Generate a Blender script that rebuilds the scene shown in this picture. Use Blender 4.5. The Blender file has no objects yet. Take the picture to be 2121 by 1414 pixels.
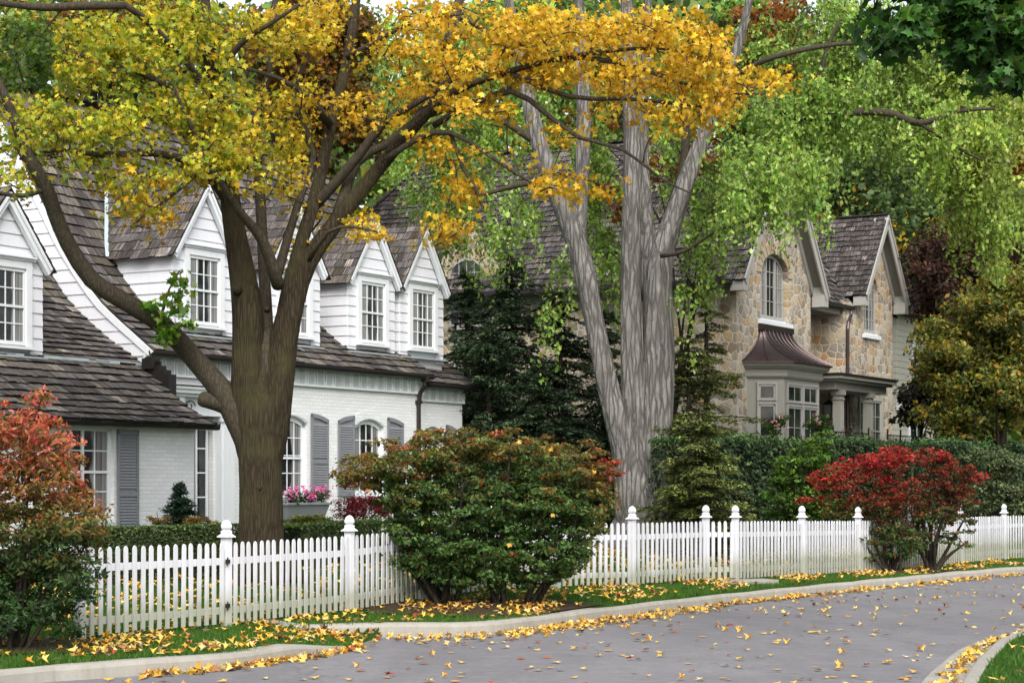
import bpy, math, random
import numpy as np
from math import sin, cos, pi, sqrt
random.seed(7)
rng = np.random.default_rng(11)
SC = bpy.context.scene
COL = SC.collection
F = 4124.0
CAMH = 1.73
ROADZ = -0.15

# ------------------------------------------------------------------ placing
def P(px, py, D):
    """point seen in direction (px,py) of the photo at depth D"""
    return np.array([(px-1060.5)/F*D, D, CAMH-(py-1005.0)/F*D])
def G(px, py, z=0.0):
    D = (CAMH-z)*F/(py-1005.0)
    return np.array([(px-1060.5)/F*D, D, z])

FD = np.array([.564, .826]); FN = np.array([-.826, .564]); F0 = np.array([-4.84, 22.3])
def sstep(x, a, b):
    t = np.clip((x-a)/(b-a), 0, 1)
    return t*t*(3-2*t)
def ground(x, y):
    x = np.asarray(x, float); y = np.asarray(y, float)
    rx = x-F0[0]; ry = y-F0[1]
    e = rx*FD[0]+ry*FD[1]; f = rx*FN[0]+ry*FN[1]
    h = .05*np.clip(f, 0, 13) + sstep(e, 24, 34)*sstep(f, 5, 10)*1.75
    h = h + .09*sstep(e, 4, 9)*(1-sstep(e, 14, 22))*sstep(f, -3, 0)
    h = h + np.clip(f-26, 0, 60)*.10
    return h

# ------------------------------------------------------------------ object helpers
OFF = {}
def tag(o, label=None, cat=None, group=None, kind=None):
    if label: o['label'] = label
    if cat: o['category'] = cat
    if group: o['group'] = group
    if kind: o['kind'] = kind
    return o
def empty(name, loc, label, cat, rotz=0, group=None, local=False):
    o = bpy.data.objects.new(name, None); COL.objects.link(o)
    o.location = [float(v) for v in loc]; o.rotation_euler = (0, 0, rotz)
    o.empty_display_size = .3
    OFF[o.name] = np.zeros(3) if local else np.array(loc, float)
    return tag(o, label, cat, group)
def link(name, me, mats, parent=None, loc=None):
    o = bpy.data.objects.new(name, me)
    COL.objects.link(o)
    if not isinstance(mats, (list, tuple)): mats = [mats]
    for m in mats: me.materials.append(m)
    if parent is not None:
        o.parent = parent
        OFF[o.name] = OFF.get(parent.name, np.zeros(3))
    if loc is not None: o.location = [float(v) for v in loc]
    return o
def npmesh(name, V, loopv, starts, totals, col=None, uv=None, smooth=False):
    me = bpy.data.meshes.new(name)
    V = np.ascontiguousarray(V, np.float32)
    me.vertices.add(len(V)); me.vertices.foreach_set('co', V.ravel())
    me.loops.add(len(loopv)); me.loops.foreach_set('vertex_index', np.asarray(loopv, np.int32))
    me.polygons.add(len(starts))
    me.polygons.foreach_set('loop_start', np.asarray(starts, np.int32))
    me.polygons.foreach_set('loop_total', np.asarray(totals, np.int32))
    me.polygons.foreach_set('use_smooth', np.full(len(starts), bool(smooth)))
    me.update(calc_edges=True)
    if col is not None:
        a = me.color_attributes.new('Col', 'FLOAT_COLOR', 'POINT')
        c = np.ones((len(V), 4), np.float32); c[:, :3] = col
        a.data.foreach_set('color', c.ravel())
    if uv is not None:
        l = me.uv_layers.new(name='UV')
        l.data.foreach_set('uv', np.ascontiguousarray(uv[np.asarray(loopv)], np.float32).ravel())
    return me

class MB:
    def __init__(s): s.v = []; s.f = []; s.c = []; s.u = []
    def add(s, pts, faces, col=(1, 1, 1), uv=None):
        n = len(s.v)
        s.v.extend([tuple(map(float, p)) for p in pts])
        s.f.extend([[n+i for i in f] for f in faces])
        s.c.extend([col]*len(pts))
        s.u.extend(uv if uv is not None else [(0, 0)]*len(pts))
    def box(s, x0, x1, y0, y1, z0, z1, col=(1, 1, 1)):
        p = [(x, y, z) for z in (z0, z1) for (x, y) in ((x0, y0), (x1, y0), (x1, y1), (x0, y1))]
        s.add(p, [(3, 2, 1, 0), (4, 5, 6, 7), (0, 1, 5, 4), (1, 2, 6, 5), (2, 3, 7, 6), (3, 0, 4, 7)], col)
    def tbox(s, tf, h0, h1, o0, o1, z0, z1, col=(1, 1, 1)):
        p = [tf(h, o, z) for z in (z0, z1) for (h, o) in ((h0, o0), (h1, o0), (h1, o1), (h0, o1))]
        s.add(p, [(3, 2, 1, 0), (4, 5, 6, 7), (0, 1, 5, 4), (1, 2, 6, 5), (2, 3, 7, 6), (3, 0, 4, 7)], col)
    def poly(s, pts, col=(1, 1, 1), uv=None):
        s.add(pts, [tuple(range(len(pts)))], col, uv)
    def loft(s, rings, col=(1, 1, 1), cap=True, closed=True):
        n = len(rings[0]); pts = [p for r in rings for p in r]; fs = []
        for i in range(len(rings)-1):
            for j in range(n if closed else n-1):
                k = (j+1) % n
                fs.append((i*n+j, i*n+k, (i+1)*n+k, (i+1)*n+j))
        if cap:
            fs.append(tuple(reversed(range(n)))); fs.append(tuple((len(rings)-1)*n+j for j in range(n)))
        s.add(pts, fs, col)
    def beam(s, a, b, w, h, up=(0, 0, 1), col=(1, 1, 1)):
        a = np.array(a, float); b = np.array(b, float); d = b-a; d /= np.linalg.norm(d)
        up = np.array(up, float); sd = np.cross(d, up); sd /= np.linalg.norm(sd); u2 = np.cross(sd, d)
        r = lambda p: [p+sd*w/2*i+u2*h/2*j for i, j in ((-1, -1), (1, -1), (1, 1), (-1, 1))]
        s.loft([r(a), r(b)], col)
    def tube(s, pts, rad, n=8, col=(1, 1, 1), lump=0):
        pts = np.array(pts, float); m = len(pts)
        T = np.gradient(pts, axis=0); T /= (np.linalg.norm(T, axis=1)[:, None]+1e-9)
        ref = np.array([0, 1, 0.]) if abs(T[0][1]) < .9 else np.array([1., 0, 0])
        rings = []; uvs = []; L = 0
        for i in range(m):
            sd = np.cross(T[i], ref); sd /= np.linalg.norm(sd)+1e-9; up = np.cross(sd, T[i]); ref = up
            if i: L += np.linalg.norm(pts[i]-pts[i-1])
            ring = []
            for k in range(n):
                a = 2*pi*k/n
                r = rad[i]*(1+(lump*(sin(a*3+L*.9)*.5+sin(a*5+L*2.1+1)*.3) if lump else 0))
                ring.append(pts[i]+sd*cos(a)*r+up*sin(a)*r)
            rings.append(ring)
        s.loft(rings, col)
    def build(s, name, mat, parent=None, smooth=False, bevel=0, loc=None):
        V = np.array(s.v, float).reshape(-1, 3)
        if parent is not None: V = V-OFF.get(parent.name, np.zeros(3))
        if loc is not None: V = V-np.array(loc)
        tot = [len(f) for f in s.f]; lv = [i for f in s.f for i in f]
        st = np.concatenate([[0], np.cumsum(tot)[:-1]]) if tot else []
        me = npmesh(name, V, lv, st, tot, np.array(s.c, float), np.array(s.u, float), smooth)
        o = link(name, me, mat, parent, loc)
        if bevel:
            b = o.modifiers.new('bevel', 'BEVEL'); b.width = bevel; b.segments = 2; b.limit_method = 'ANGLE'
        return o

def smoothline(keys, step=.25):
    """catmull-rom through keys (rows: x,y,z,r)"""
    K = np.array(keys, float)
    K = np.vstack([2*K[0]-K[1], K, 2*K[-1]-K[-2]])
    out = []
    for i in range(1, len(K)-2):
        p0, p1, p2, p3 = K[i-1:i+3]
        n = max(2, int(np.linalg.norm(p2[:3]-p1[:3])/step))
        for t in np.arange(n)/n:
            out.append(.5*((2*p1)+(-p0+p2)*t+(2*p0-5*p1+4*p2-p3)*t*t+(-p0+3*p1-3*p2+p3)*t**3))
    out.append(K[-2])
    out = np.array(out); out[:, 3] = np.clip(out[:, 3], .003, None)
    return out

# ------------------------------------------------------------------ materials
def newmat(name):
    m = bpy.data.materials.new(name); m.use_nodes = True
    nt = m.node_tree; nt.nodes.clear()
    out = nt.nodes.new('ShaderNodeOutputMaterial')
    return m, nt, out
class N:
    def __init__(s, nt): s.nt = nt
    def n(s, t, **kw):
        nd = s.nt.nodes.new('ShaderNode'+t)
        for k, v in kw.items():
            if k.startswith('i_'):
                nd.inputs[k[2:].replace('_', ' ')].default_value = v
            else: setattr(nd, k, v)
        return nd
    def l(s, a, b): s.nt.links.new(a, b)
    def ramp(s, fac, stops, interp='LINEAR'):
        r = s.n('ValToRGB'); r.color_ramp.interpolation = interp
        e = r.color_ramp.elements
        while len(e) < len(stops): e.new(.5)
        for i, (p, c) in enumerate(stops):
            e[i].position = p; e[i].color = (*c, 1) if len(c) == 3 else c
        s.l(fac, r.inputs[0]); return r.outputs[0]
    def mix(s, fac, a, b, mode='MIX'):
        m = s.n('Mix', data_type='RGBA', blend_type=mode)
        for sock, v in ((m.inputs[0], fac), (m.inputs[6], a), (m.inputs[7], b)):
            if hasattr(v, 'is_linked'): s.l(v, sock)
            else: sock.default_value = v if not isinstance(v, tuple) or len(v) == 4 else (*v, 1)
        return m.outputs[2]
    def noise(s, vec, scale, detail=4, rough=.6):
        t = s.n('TexNoise'); t.inputs['Scale'].default_value = scale
        t.inputs['Detail'].default_value = detail; t.inputs['Roughness'].default_value = rough
        if vec is not None: s.l(vec, t.inputs['Vector'])
        return t.outputs['Fac']
    def mapping(s, vec, scale=(1, 1, 1), rot=(0, 0, 0)):
        m = s.n('Mapping'); m.inputs['Scale'].default_value = scale; m.inputs['Rotation'].default_value = rot
        s.l(vec, m.inputs[0]); return m.outputs[0]
    def obj(s): return s.n('TexCoord').outputs['Object']
    def uv(s): return s.n('TexCoord').outputs['UV']
    def bump(s, h, strength=.3, dist=.02):
        b = s.n('Bump'); b.inputs['Strength'].default_value = strength; b.inputs['Distance'].default_value = dist
        s.l(h, b.inputs['Height']); return b.outputs[0]
    def math(s, op, a, b=None):
        m = s.n('Math', operation=op)
        for i, v in enumerate((a, b)):
            if v is None: continue
            if hasattr(v, 'is_linked'): s.l(v, m.inputs[i])
            else: m.inputs[i].default_value = v
        return m.outputs[0]
    def bsdf(s, out, col, rough=.6, normal=None, spec=.4, metal=0):
        b = s.n('BsdfPrincipled')
        if hasattr(col, 'is_linked'): s.l(col, b.inputs['Base Color'])
        else: b.inputs['Base Color'].default_value = (*col, 1)
        if hasattr(rough, 'is_linked'): s.l(rough, b.inputs['Roughness'])
        else: b.inputs['Roughness'].default_value = rough
        b.inputs['Specular IOR Level'].default_value = spec
        b.inputs['Metallic'].default_value = metal
        if normal is not None: s.l(normal, b.inputs['Normal'])
        s.l(b.outputs[0], out.inputs[0]); return b

def m_paint(name, col, rough=.5, var=.12, bump=.15, dirt=True, streak=True):
    m, nt, out = newmat(name); k = N(nt); o = k.obj()
    n1 = k.noise(o, 1.3, 5, .65); n2 = k.noise(k.mapping(o, (9, 9, 1.2) if streak else (6, 6, 6)), 1.5, 4)
    dk = tuple(c*(1-var*2.2) for c in col)
    c = k.mix(k.math('MULTIPLY', n1, .55), tuple(col), dk)
    c = k.mix(k.ramp(n2, [(.5, (0, 0, 0)), (.8, (.35, .35, .35))]), c, tuple(v*.72 for v in col))
    k.bsdf(out, c, rough, k.bump(k.noise(o, 30, 3), bump, .004)); return m
def m_leaf(name, trans=.35, rough=.5, tint=(1, 1, 1)):
    m, nt, out = newmat(name); k = N(nt)
    a = k.n('Attribute', attribute_name='Col').outputs['Color']
    col = k.mix(1.0, a, (*tint, 1), 'MULTIPLY')
    d = k.n('BsdfPrincipled'); k.l(col, d.inputs['Base Color']); d.inputs['Roughness'].default_value = rough
    d.inputs['Specular IOR Level'].default_value = .35
    t = k.n('BsdfTranslucent'); k.l(k.mix(1.0, col, (1.15, 1.1, .7, 1), 'MULTIPLY'), t.inputs[0])
    mx = k.n('MixShader'); mx.inputs[0].default_value = trans
    k.l(d.outputs[0], mx.inputs[1]); k.l(t.outputs[0], mx.inputs[2]); k.l(mx.outputs[0], out.inputs[0]); return m
def m_bark(name, c0, c1, c2, sx=14, sz=2.2, strength=1.0, dist=.05, moss=None):
    m, nt, out = newmat(name); k = N(nt); o = k.obj()
    w = k.noise(k.mapping(o, (2, 2, 1)), 1.5, 3)
    mp = k.mapping(o, (sx, sx, sz))
    add = k.n('VectorMath', operation='ADD'); k.l(mp, add.inputs[0])
    cx = k.n('CombineXYZ'); k.l(k.math('MULTIPLY', w, 1.6), cx.inputs[0]); k.l(k.math('MULTIPLY', w, 1.2), cx.inputs[1]); k.l(cx.outputs[0], add.inputs[1])
    vz = k.n('TexVoronoi', feature='DISTANCE_TO_EDGE'); vz.inputs['Scale'].default_value = 1.0; k.l(add.outputs[0], vz.inputs['Vector'])
    n1 = k.noise(add.outputs[0], 1.9, 7, .75); n2 = k.noise(o, 1.7, 4)
    ed = k.ramp(vz.outputs['Distance'], [(0, (0, 0, 0)), (.22, (1, 1, 1))])
    h = k.mix(.55, n1, ed, 'MULTIPLY')
    c = k.ramp(h, [(.1, c0), (.38, c1), (.62, c2)])
    c = k.mix(k.ramp(n2, [(.45, (0, 0, 0)), (.7, (1, 1, 1))]), c, moss if moss else c1) if moss else c
    big = k.noise(o, .8, 2)
    c = k.mix(k.math('MULTIPLY', big, .5), c, (c0[0]*1.5, c0[1]*1.5, c0[2]*1.5))
    k.bsdf(out, c, .9, k.bump(h, strength, dist), .15); return m
def m_shake(name, dark, mid, light, warm=None):
    m, nt, out = newmat(name); k = N(nt); uv = k.uv()
    a = k.n('Attribute', attribute_name='Col').outputs['Color']
    g = k.noise(k.mapping(uv, (55, 2.2, 1)), 1.0, 5, .7)
    big = k.noise(k.mapping(uv, (.6, .6, 1)), 1.0, 4, .6)
    c = k.ramp(g, [(.34, dark), (.5, mid), (.72, light)])
    c = k.mix(1.0, c, a, 'MULTIPLY')
    if warm: c = k.mix(k.ramp(big, [(.45, (0, 0, 0)), (.68, (.8, .8, .8))]), c, k.mix(1.0, c, warm, 'MULTIPLY'))
    c = k.mix(k.ramp(big, [(.2, (.45, .45, .45)), (.55, (0, 0, 0))]), c, dark)
    k.bsdf(out, c, .85, k.bump(g, .6, .012), .2); return m
def m_brick(name, col):
    m, nt, out = newmat(name); k = N(nt); o = k.obj()
    s = k.n('SeparateXYZ'); k.l(o, s.inputs[0])
    cx = k.n('CombineXYZ'); k.l(k.math('ADD', s.outputs[0], s.outputs[1]), cx.inputs[0]); k.l(s.outputs[2], cx.inputs[1])
    nn = k.noise(o, 6, 3)
    add = k.n('VectorMath', operation='ADD'); k.l(cx.outputs[0], add.inputs[0])
    c2 = k.n('CombineXYZ'); k.l(k.math('MULTIPLY', nn, .02), c2.inputs[1]); k.l(c2.outputs[0], add.inputs[1])
    b = k.n('TexBrick'); k.l(add.outputs[0], b.inputs['Vector'])
    b.inputs['Scale'].default_value = 1; b.inputs['Mortar Size'].default_value = .007; b.inputs['Mortar Smooth'].default_value = .4
    b.inputs['Brick Width'].default_value = .22; b.inputs['Row Height'].default_value = .075
    b.inputs['Color1'].default_value = (*col, 1); b.inputs['Color2'].default_value = (*[c*.9 for c in col], 1)
    b.inputs['Mortar'].default_value = (*[c*.80 for c in col], 1)
    big = k.noise(o, .9, 4); fine = k.noise(o, 22, 4)
    c = k.mix(k.ramp(big, [(.4, (0, 0, 0)), (.75, (.6, .6, .6))]), b.outputs['Color'], tuple(v*.8 for v in col))
    h = k.math('SUBTRACT', k.math('MULTIPLY', fine, .35), b.outputs['Fac'])
    k.bsdf(out, c, .65, k.bump(h, .6, .012)); return m
def m_stone(name):
    m, nt, out = newmat(name); k = N(nt); o = k.obj()
    s = k.n('SeparateXYZ'); k.l(o, s.inputs[0])
    cx = k.n('CombineXYZ'); k.l(k.math('ADD', s.outputs[0], s.outputs[1]), cx.inputs[0]); k.l(k.math('MULTIPLY', s.outputs[2], 1.0), cx.inputs[1])
    vec = cx.outputs[0]
    n0 = k.n('TexNoise'); n0.inputs['Scale'].default_value = 2.2; k.l(vec, n0.inputs['Vector'])
    sc = k.n('VectorMath', operation='SCALE'); k.l(n0.outputs['Color'], sc.inputs[0]); sc.inputs['Scale'].default_value = .12
    add = k.n('VectorMath', operation='ADD'); k.l(vec, add.inputs[0]); k.l(sc.outputs[0], add.inputs[1])
    v1 = k.n('TexVoronoi', voronoi_dimensions='2D', feature='F1', distance='EUCLIDEAN'); v2 = k.n('TexVoronoi', voronoi_dimensions='2D', feature='DISTANCE_TO_EDGE')
    for v in (v1, v2):
        k.l(add.outputs[0], v.inputs['Vector']); v.inputs['Scale'].default_value = 4.0; v.inputs['Randomness'].default_value = .8
    sep = k.n('SeparateColor'); k.l(v1.outputs['Color'], sep.inputs[0])
    base = k.ramp(sep.outputs[0], [(0, (.38, .33, .26)), (.2, (.56, .52, .45)), (.36, (.50, .36, .19)), (.48, (.30, .28, .25)), (.60, (.58, .49, .36)), (.73, (.27, .215, .15)), (.84, (.50, .27, .10)), (.90, (.54, .43, .30)), (.96, (.27, .21, .16))], 'CONSTANT')
    base = k.mix(.08, base, (.40, .36, .30)); base = k.mix(1.0, base, (.84, .83, .80, 1), 'MULTIPLY')
    fine = k.noise(o, 9, 6, .75)
    base = k.mix(k.ramp(fine, [(.3, (.5, .5, .5)), (.7, (0, 0, 0))]), base, (.2, .165, .12))
    blotch = k.noise(o, 3.2, 4)
    base = k.mix(k.ramp(blotch, [(.5, (0, 0, 0)), (.75, (.5, .5, .5))]), base, (.52, .45, .36))
    mort = k.ramp(v2.outputs['Distance'], [(.03, (1, 1, 1)), (.06, (0, 0, 0))])
    c = k.mix(mort, base, (.50, .47, .42))
    h = k.mix(.2, k.ramp(v2.outputs['Distance'], [(0, (0, 0, 0)), (.10, (.8, .8, .8)), (.3, (1, 1, 1))]), fine)
    k.bsdf(out, c, .85, k.bump(h, .6, .03), .2); return m
def m_pane(name, curtain=.35, dark=(.012, .014, .016), ccol=(.42, .42, .42), scale=1):
    m, nt, out = newmat(name); k = N(nt); uv = k.uv()
    s = k.n('SeparateXYZ'); k.l(uv, s.inputs[0])
    o = k.obj(); wob = k.noise(o, 1.2, 2)
    d = k.math('ABSOLUTE', k.math('SUBTRACT', s.outputs[0], .5))          # 0 centre, .5 sides
    d = k.math('ADD', d, k.math('MULTIPLY', k.math('SUBTRACT', wob, .5), .35))
    cur = k.ramp(d, [(max(0, .5-curtain)-.02, (0, 0, 0)), (max(0.03, .5-curtain)+.02, (1, 1, 1))])
    fold = k.noise(k.mapping(uv, (26, .6, 1)), 1.0, 2)
    cc = k.ramp(fold, [(.3, tuple(c*.25 for c in ccol)), (.7, ccol)])
    c = k.mix(k.math('MULTIPLY', cur, .75), dark, cc)
    refl = k.noise(k.mapping(o, (1, 1, 1)), 1.6, 4)
    c = k.mix(k.ramp(refl, [(.45, (0, 0, 0)), (.7, (.25, .25, .25))]), c, (.16, .18, .17))
    b = k.bsdf(out, c, .06, k.bump(k.noise(o, 1.5, 1), .12, .01), .5); return m
def m_metal(name, col, rough=.35, metal=.6):
    m, nt, out = newmat(name); k = N(nt); o = k.obj()
    n = k.noise(o, 3, 5)
    c = k.mix(n, tuple(v*.6 for v in col), tuple(v*1.35 for v in col))
    k.bsdf(out, c, rough, k.bump(n, .1, .01), .5, metal); return m
def m_asphalt(name):
    m, nt, out = newmat(name); k = N(nt); o = k.obj()
    f = k.noise(o, 90, 3, .8); b = k.noise(k.mapping(o, (1, .5, 1)), .5, 6, .65); p = k.noise(o, 3.5, 6, .7)
    vor = k.n('TexVoronoi'); vor.inputs['Scale'].default_value = 70; k.l(o, vor.inputs['Vector'])
    c = k.ramp(f, [(.3, (.115, .113, .118)), (.55, (.195, .191, .199)), (.8, (.34, .332, .34))])
    c = k.mix(k.ramp(k.noise(o, 16, 5, .8), [(.4, (.5, .5, .5)), (.62, (0, 0, 0))]), c, (.11, .107, .115))
    c = k.mix(k.ramp(b, [(.38, (.7, .7, .7)), (.6, (0, 0, 0))]), c, (.125, .12, .13))
    w_ = k.noise(k.mapping(o, (1.3, .22, 1), (0, 0, -.62)), 1.1, 4); c = k.mix(k.ramp(w_, [(.45, (0, 0, 0)), (.75, (.22, .22, .22))]), c, (.26, .252, .265))
    c = k.mix(k.ramp(p, [(.5, (0, 0, 0)), (.75, (.45, .45, .45))]), c, (.25, .24, .245))
    # fine cracks
    n0 = k.n('TexNoise'); n0.inputs['Scale'].default_value = 1.2; n0.inputs['Detail'].default_value = 6; k.l(o, n0.inputs['Vector'])
    sc = k.n('VectorMath', operation='SCALE'); k.l(n0.outputs['Color'], sc.inputs[0]); sc.inputs['Scale'].default_value = 1.2
    ad = k.n('VectorMath', operation='ADD'); k.l(o, ad.inputs[0]); k.l(sc.outputs[0], ad.inputs[1])
    cr = k.n('TexVoronoi', feature='DISTANCE_TO_EDGE'); cr.inputs['Scale'].default_value = .22; k.l(ad.outputs[0], cr.inputs['Vector'])
    c = k.mix(k.ramp(cr.outputs['Distance'], [(.0, (.6, .6, .6)), (.0035, (0, 0, 0))]), c, (.06, .06, .06))
    k.bsdf(out, c, .8, k.bump(k.mix(.5, f, vor.outputs['Distance']), .7, .006), .3); return m
def m_concrete(name, col=(.33, .315, .28)):
    m, nt, out = newmat(name); k = N(nt); o = k.obj()
    f = k.noise(o, 60, 4, .7); b = k.noise(o, 2.0, 6, .7); st = k.noise(k.mapping(o, (6, 6, .8)), 1.6, 4)
    c = k.mix(b, tuple(v*.62 for v in col), tuple(v*1.22 for v in col))
    c = k.mix(k.ramp(f, [(.4, (0, 0, 0)), (.8, (.4, .4, .4))]), c, tuple(v*.6 for v in col))
    c = k.mix(k.ramp(st, [(.5, (0, 0, 0)), (.72, (.55, .55, .55))]), c, (.23, .21, .14))
    k.bsdf(out, c, .9, k.bump(f, .5, .008), .2); return m
def m_grass(name):
    m, nt, out = newmat(name); k = N(nt); o = k.obj()
    a = k.noise(o, .8, 5); f = k.noise(o, 35, 4, .8)
    c = k.mix(a, (.032, .085, .010), (.060, .150, .018))
    c = k.mix(k.ramp(f, [(.35, (.7, .7, .7)), (.6, (0, 0, 0))]), c, (.015, .035, .006))
    k.bsdf(out, c, .9, k.bump(f, 1, .05), .1); return m
def m_plain(name, col, rough=.8, spec=.2, var=.3, scale=5):
    m, nt, out = newmat(name); k = N(nt); n = k.noise(k.obj(), scale, 5)
    k.bsdf(out, k.mix(n, tuple(v*(1-var) for v in col), tuple(v*(1+var) for v in col)), rough, k.bump(n, .3, .02), spec); return m

M = {}
M['white'] = m_paint('white_paint', (.69, .705, .75))
M['fence'] = m_paint('fence_white_paint', (.66, .67, .71), .45, .10)
_nt = M['fence'].node_tree; _k = N(_nt); _b = [q for q in _nt.nodes if q.type == 'BSDF_PRINCIPLED'][0]; _src = _b.inputs['Base Color'].links[0].from_socket
_o = _k.obj(); _s = _k.n('SeparateXYZ'); _k.l(_o, _s.inputs[0]); _h = _k.math('SUBTRACT', _s.outputs[2], _k.math('MULTIPLY', _k.noise(_k.mapping(_o, (5, 5, 1)), 1.5, 5), .55))
_a = _k.n('Attribute', attribute_name='Col').outputs['Color']
_k.l(_k.mix(1.0, _k.mix(_k.ramp(_h, [(.0, (.8, .8, .8)), (.08, (.45, .45, .45)), (.30, (0, 0, 0))]), _src, (.30, .31, .23)), _a, 'MULTIPLY'), _b.inputs['Base Color'])
M['trim'] = m_paint('white_trim_paint', (.70, .73, .76), .4, .06)
M['brick'] = m_brick('white_painted_brick', (.74, .76, .775))
M['frieze'] = m_paint('shaded_frieze_paint', (.50, .55, .555), .5, .08)  # greyer than the trim: shade between the battens put into the colour
M['greyshut'] = m_paint('grey_shutter_paint', (.20, .21, .23), .5, .1)
M['taupe'] = m_paint('taupe_trim_paint', (.27, .265, .235), .5, .1)
M['taupel'] = m_paint('light_taupe_trim_paint', (.36, .355, .33), .5, .1)
M['greysoffit'] = m_paint('grey_soffit_paint', (.20, .19, .165), .6, .1)
M['shake'] = m_shake('weathered_cedar_shakes', (.014, .012, .012), (.066, .058, .057), (.30, .275, .265), (1.15, 1.1, .72, 1))
M['shake2'] = m_shake('grey_cedar_shingles', (.012, .010, .010), (.044, .039, .037), (.27, .25, .245), (1.1, 1.0, .85, 1))
M['deck'] = m_plain('roof_underlay', (.03, .027, .025))
M['stone'] = m_stone('fieldstone_masonry')
M['pane'] = m_pane('window_glass_curtains')
M['pane_dark'] = m_pane('dark_window_glass', .1, ccol=(.2, .2, .2))
M['gutter'] = m_metal('dark_brown_gutter', (.022, .019, .018), .4, .3)
M['copper'] = m_metal('aged_bronze_metal', (.066, .046, .045), .32, .6)
M['flash'] = m_metal('lead_flashing', (.36, .43, .45), .6, .1)
M['iron'] = m_plain('black_iron', (.012, .012, .012), .4, .4)
M['asphalt'] = m_asphalt('asphalt')
M['concrete'] = m_concrete('kerb_concrete')
M['slab'] = m_concrete('path_concrete', (.30, .29, .27))
M['grass'] = m_grass('lawn_turf')
M['soil'] = m_plain('mulch_soil', (.045, .030, .018), .95, .1, .5, 14)
M['dark'] = m_plain('shaded_inner_foliage', (.008, .014, .006))
M['hill'] = m_plain('dark_woodland_floor', (.020, .032, .012), .95, .05, .5, 1)
M['bark'] = m_bark('brown_maple_bark', (.010, .008, .005), (.046, .035, .021), (.092, .072, .044), 20, 2.2, 1.0, .05, (.075, .068, .030))
M['bark_limb'] = m_bark('dark_maple_limb_bark', (.018, .015, .011), (.058, .048, .034), (.088, .074, .050), 24, 5, .6, .015)
M['bark_grey'] = m_bark('grey_shaggy_bark', (.026, .023, .021), (.195, .185, .172), (.43, .415, .39), 9.5, 1.05, 1.0, .09)
M['bark_dark'] = m_bark('dark_bark', (.012, .010, .008), (.035, .028, .022), (.06, .05, .04), 12, 3, .6, .02)
M['leaf'] = m_leaf('leaf', .44)
M['leaf_thin'] = m_leaf('thin_leaf', .45)
M['needle'] = m_leaf('needle', .12, .6)
M['blade'] = m_leaf('grass_blade', .35, .6)
M['dead'] = m_leaf('fallen_leaf', .12, .7)
M['petal'] = m_leaf('petal', .3, .5)

# ------------------------------------------------------------------ leaves
def star(lobes):
    return np.array(lobes, float)
MAPLE = star([(0, -.50), (.17, -.22), (.50, -.26), (.37, -.03), (.60, .27), (.30, .22), (.17, .33), (0, .72), (-.17, .33), (-.30, .22), (-.60, .27), (-.37, -.03), (-.50, -.26), (-.17, -.22)])*.9
RHOMB = star([(0, -.5), (.26, 0), (0, .5), (-.26, 0)])
OVAL = star([(0, -.5), (.22, -.2), (.25, .12), (0, .55), (-.25, .12), (-.22, -.2)])
NARROW = star([(0, -.5), (.12, -.1), (0, .55), (-.12, -.1)])
SILVER = star([(0, -.5), (.12, -.12), (.42, -.1), (.2, .08), (.3, .38), (0, .62), (-.3, .38), (-.2, .08), (-.42, -.1), (-.12, -.12)])
CLOVER = star([(0, -.5), (.45, -.15), (.3, .35), (-.3, .35), (-.45, -.15)])
BLADE = star([(-.05, 0), (.05, 0), (0, 1)])
def unit(v): return v/(np.linalg.norm(v, axis=-1, keepdims=True)+1e-9)
def leafmesh(name, Pts, size, nrm, col, shape, axis=None, cup=.25, off=None):
    n = len(Pts); K = len(shape)
    nrm = unit(nrm)
    if axis is None: axis = rng.normal(size=(n, 3))
    Ty = unit(axis-nrm*np.sum(axis*nrm, 1, keepdims=True)); Tx = np.cross(Ty, nrm)
    size = np.broadcast_to(np.asarray(size, float), (n,))
    lz = cup*(np.abs(shape[:, 0])*1.0 - .25*shape[:, 1]**2)
    bend = rng.normal(size=(n, 1))*.9+1.3
    V = Pts[:, None, :]+size[:, None, None]*(Tx[:, None, :]*shape[None, :, 0:1]+Ty[:, None, :]*shape[None, :, 1:2]+nrm[:, None, :]*(lz[None, :]*bend)[:, :, None])
    V = V.reshape(-1, 3)
    if off is not None: V = V-off
    c = np.repeat(col, K, axis=0)
    return npmesh(name, V, np.arange(n*K), np.arange(n)*K, np.full(n, K), c)
def leaves(name, Pts, size, nrm, col, shape, mat, parent=None, axis=None, cup=.25):
    off = OFF.get(parent.name, None) if parent is not None else None
    return link(name, leafmesh(name, Pts, size, nrm, col, shape, axis, cup, off), mat, parent)
def pal(n, cols, w=None, var=.18):
    cols = np.array(cols, float); w = None if w is None else np.array(w, float)/sum(w)
    i = rng.choice(len(cols), n, p=w)
    return cols[i]*(1+rng.normal(size=(n, 1))*var)*(1+rng.normal(size=(n, 3))*var*.3)
def clumpcloud(C, R, per, flat=.5, sizej=.3):
    """C (m,3) clump centres, R (m,) radii -> leaf points, clump index"""
    m = len(C); idx = np.repeat(np.arange(m), per)
    d = rng.normal(size=(len(idx), 3)); d = unit(d)*(rng.random((len(idx), 1))**.45)
    d[:, 2] *= flat
    return C[idx]+d*R[idx][:, None], idx, d
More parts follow.
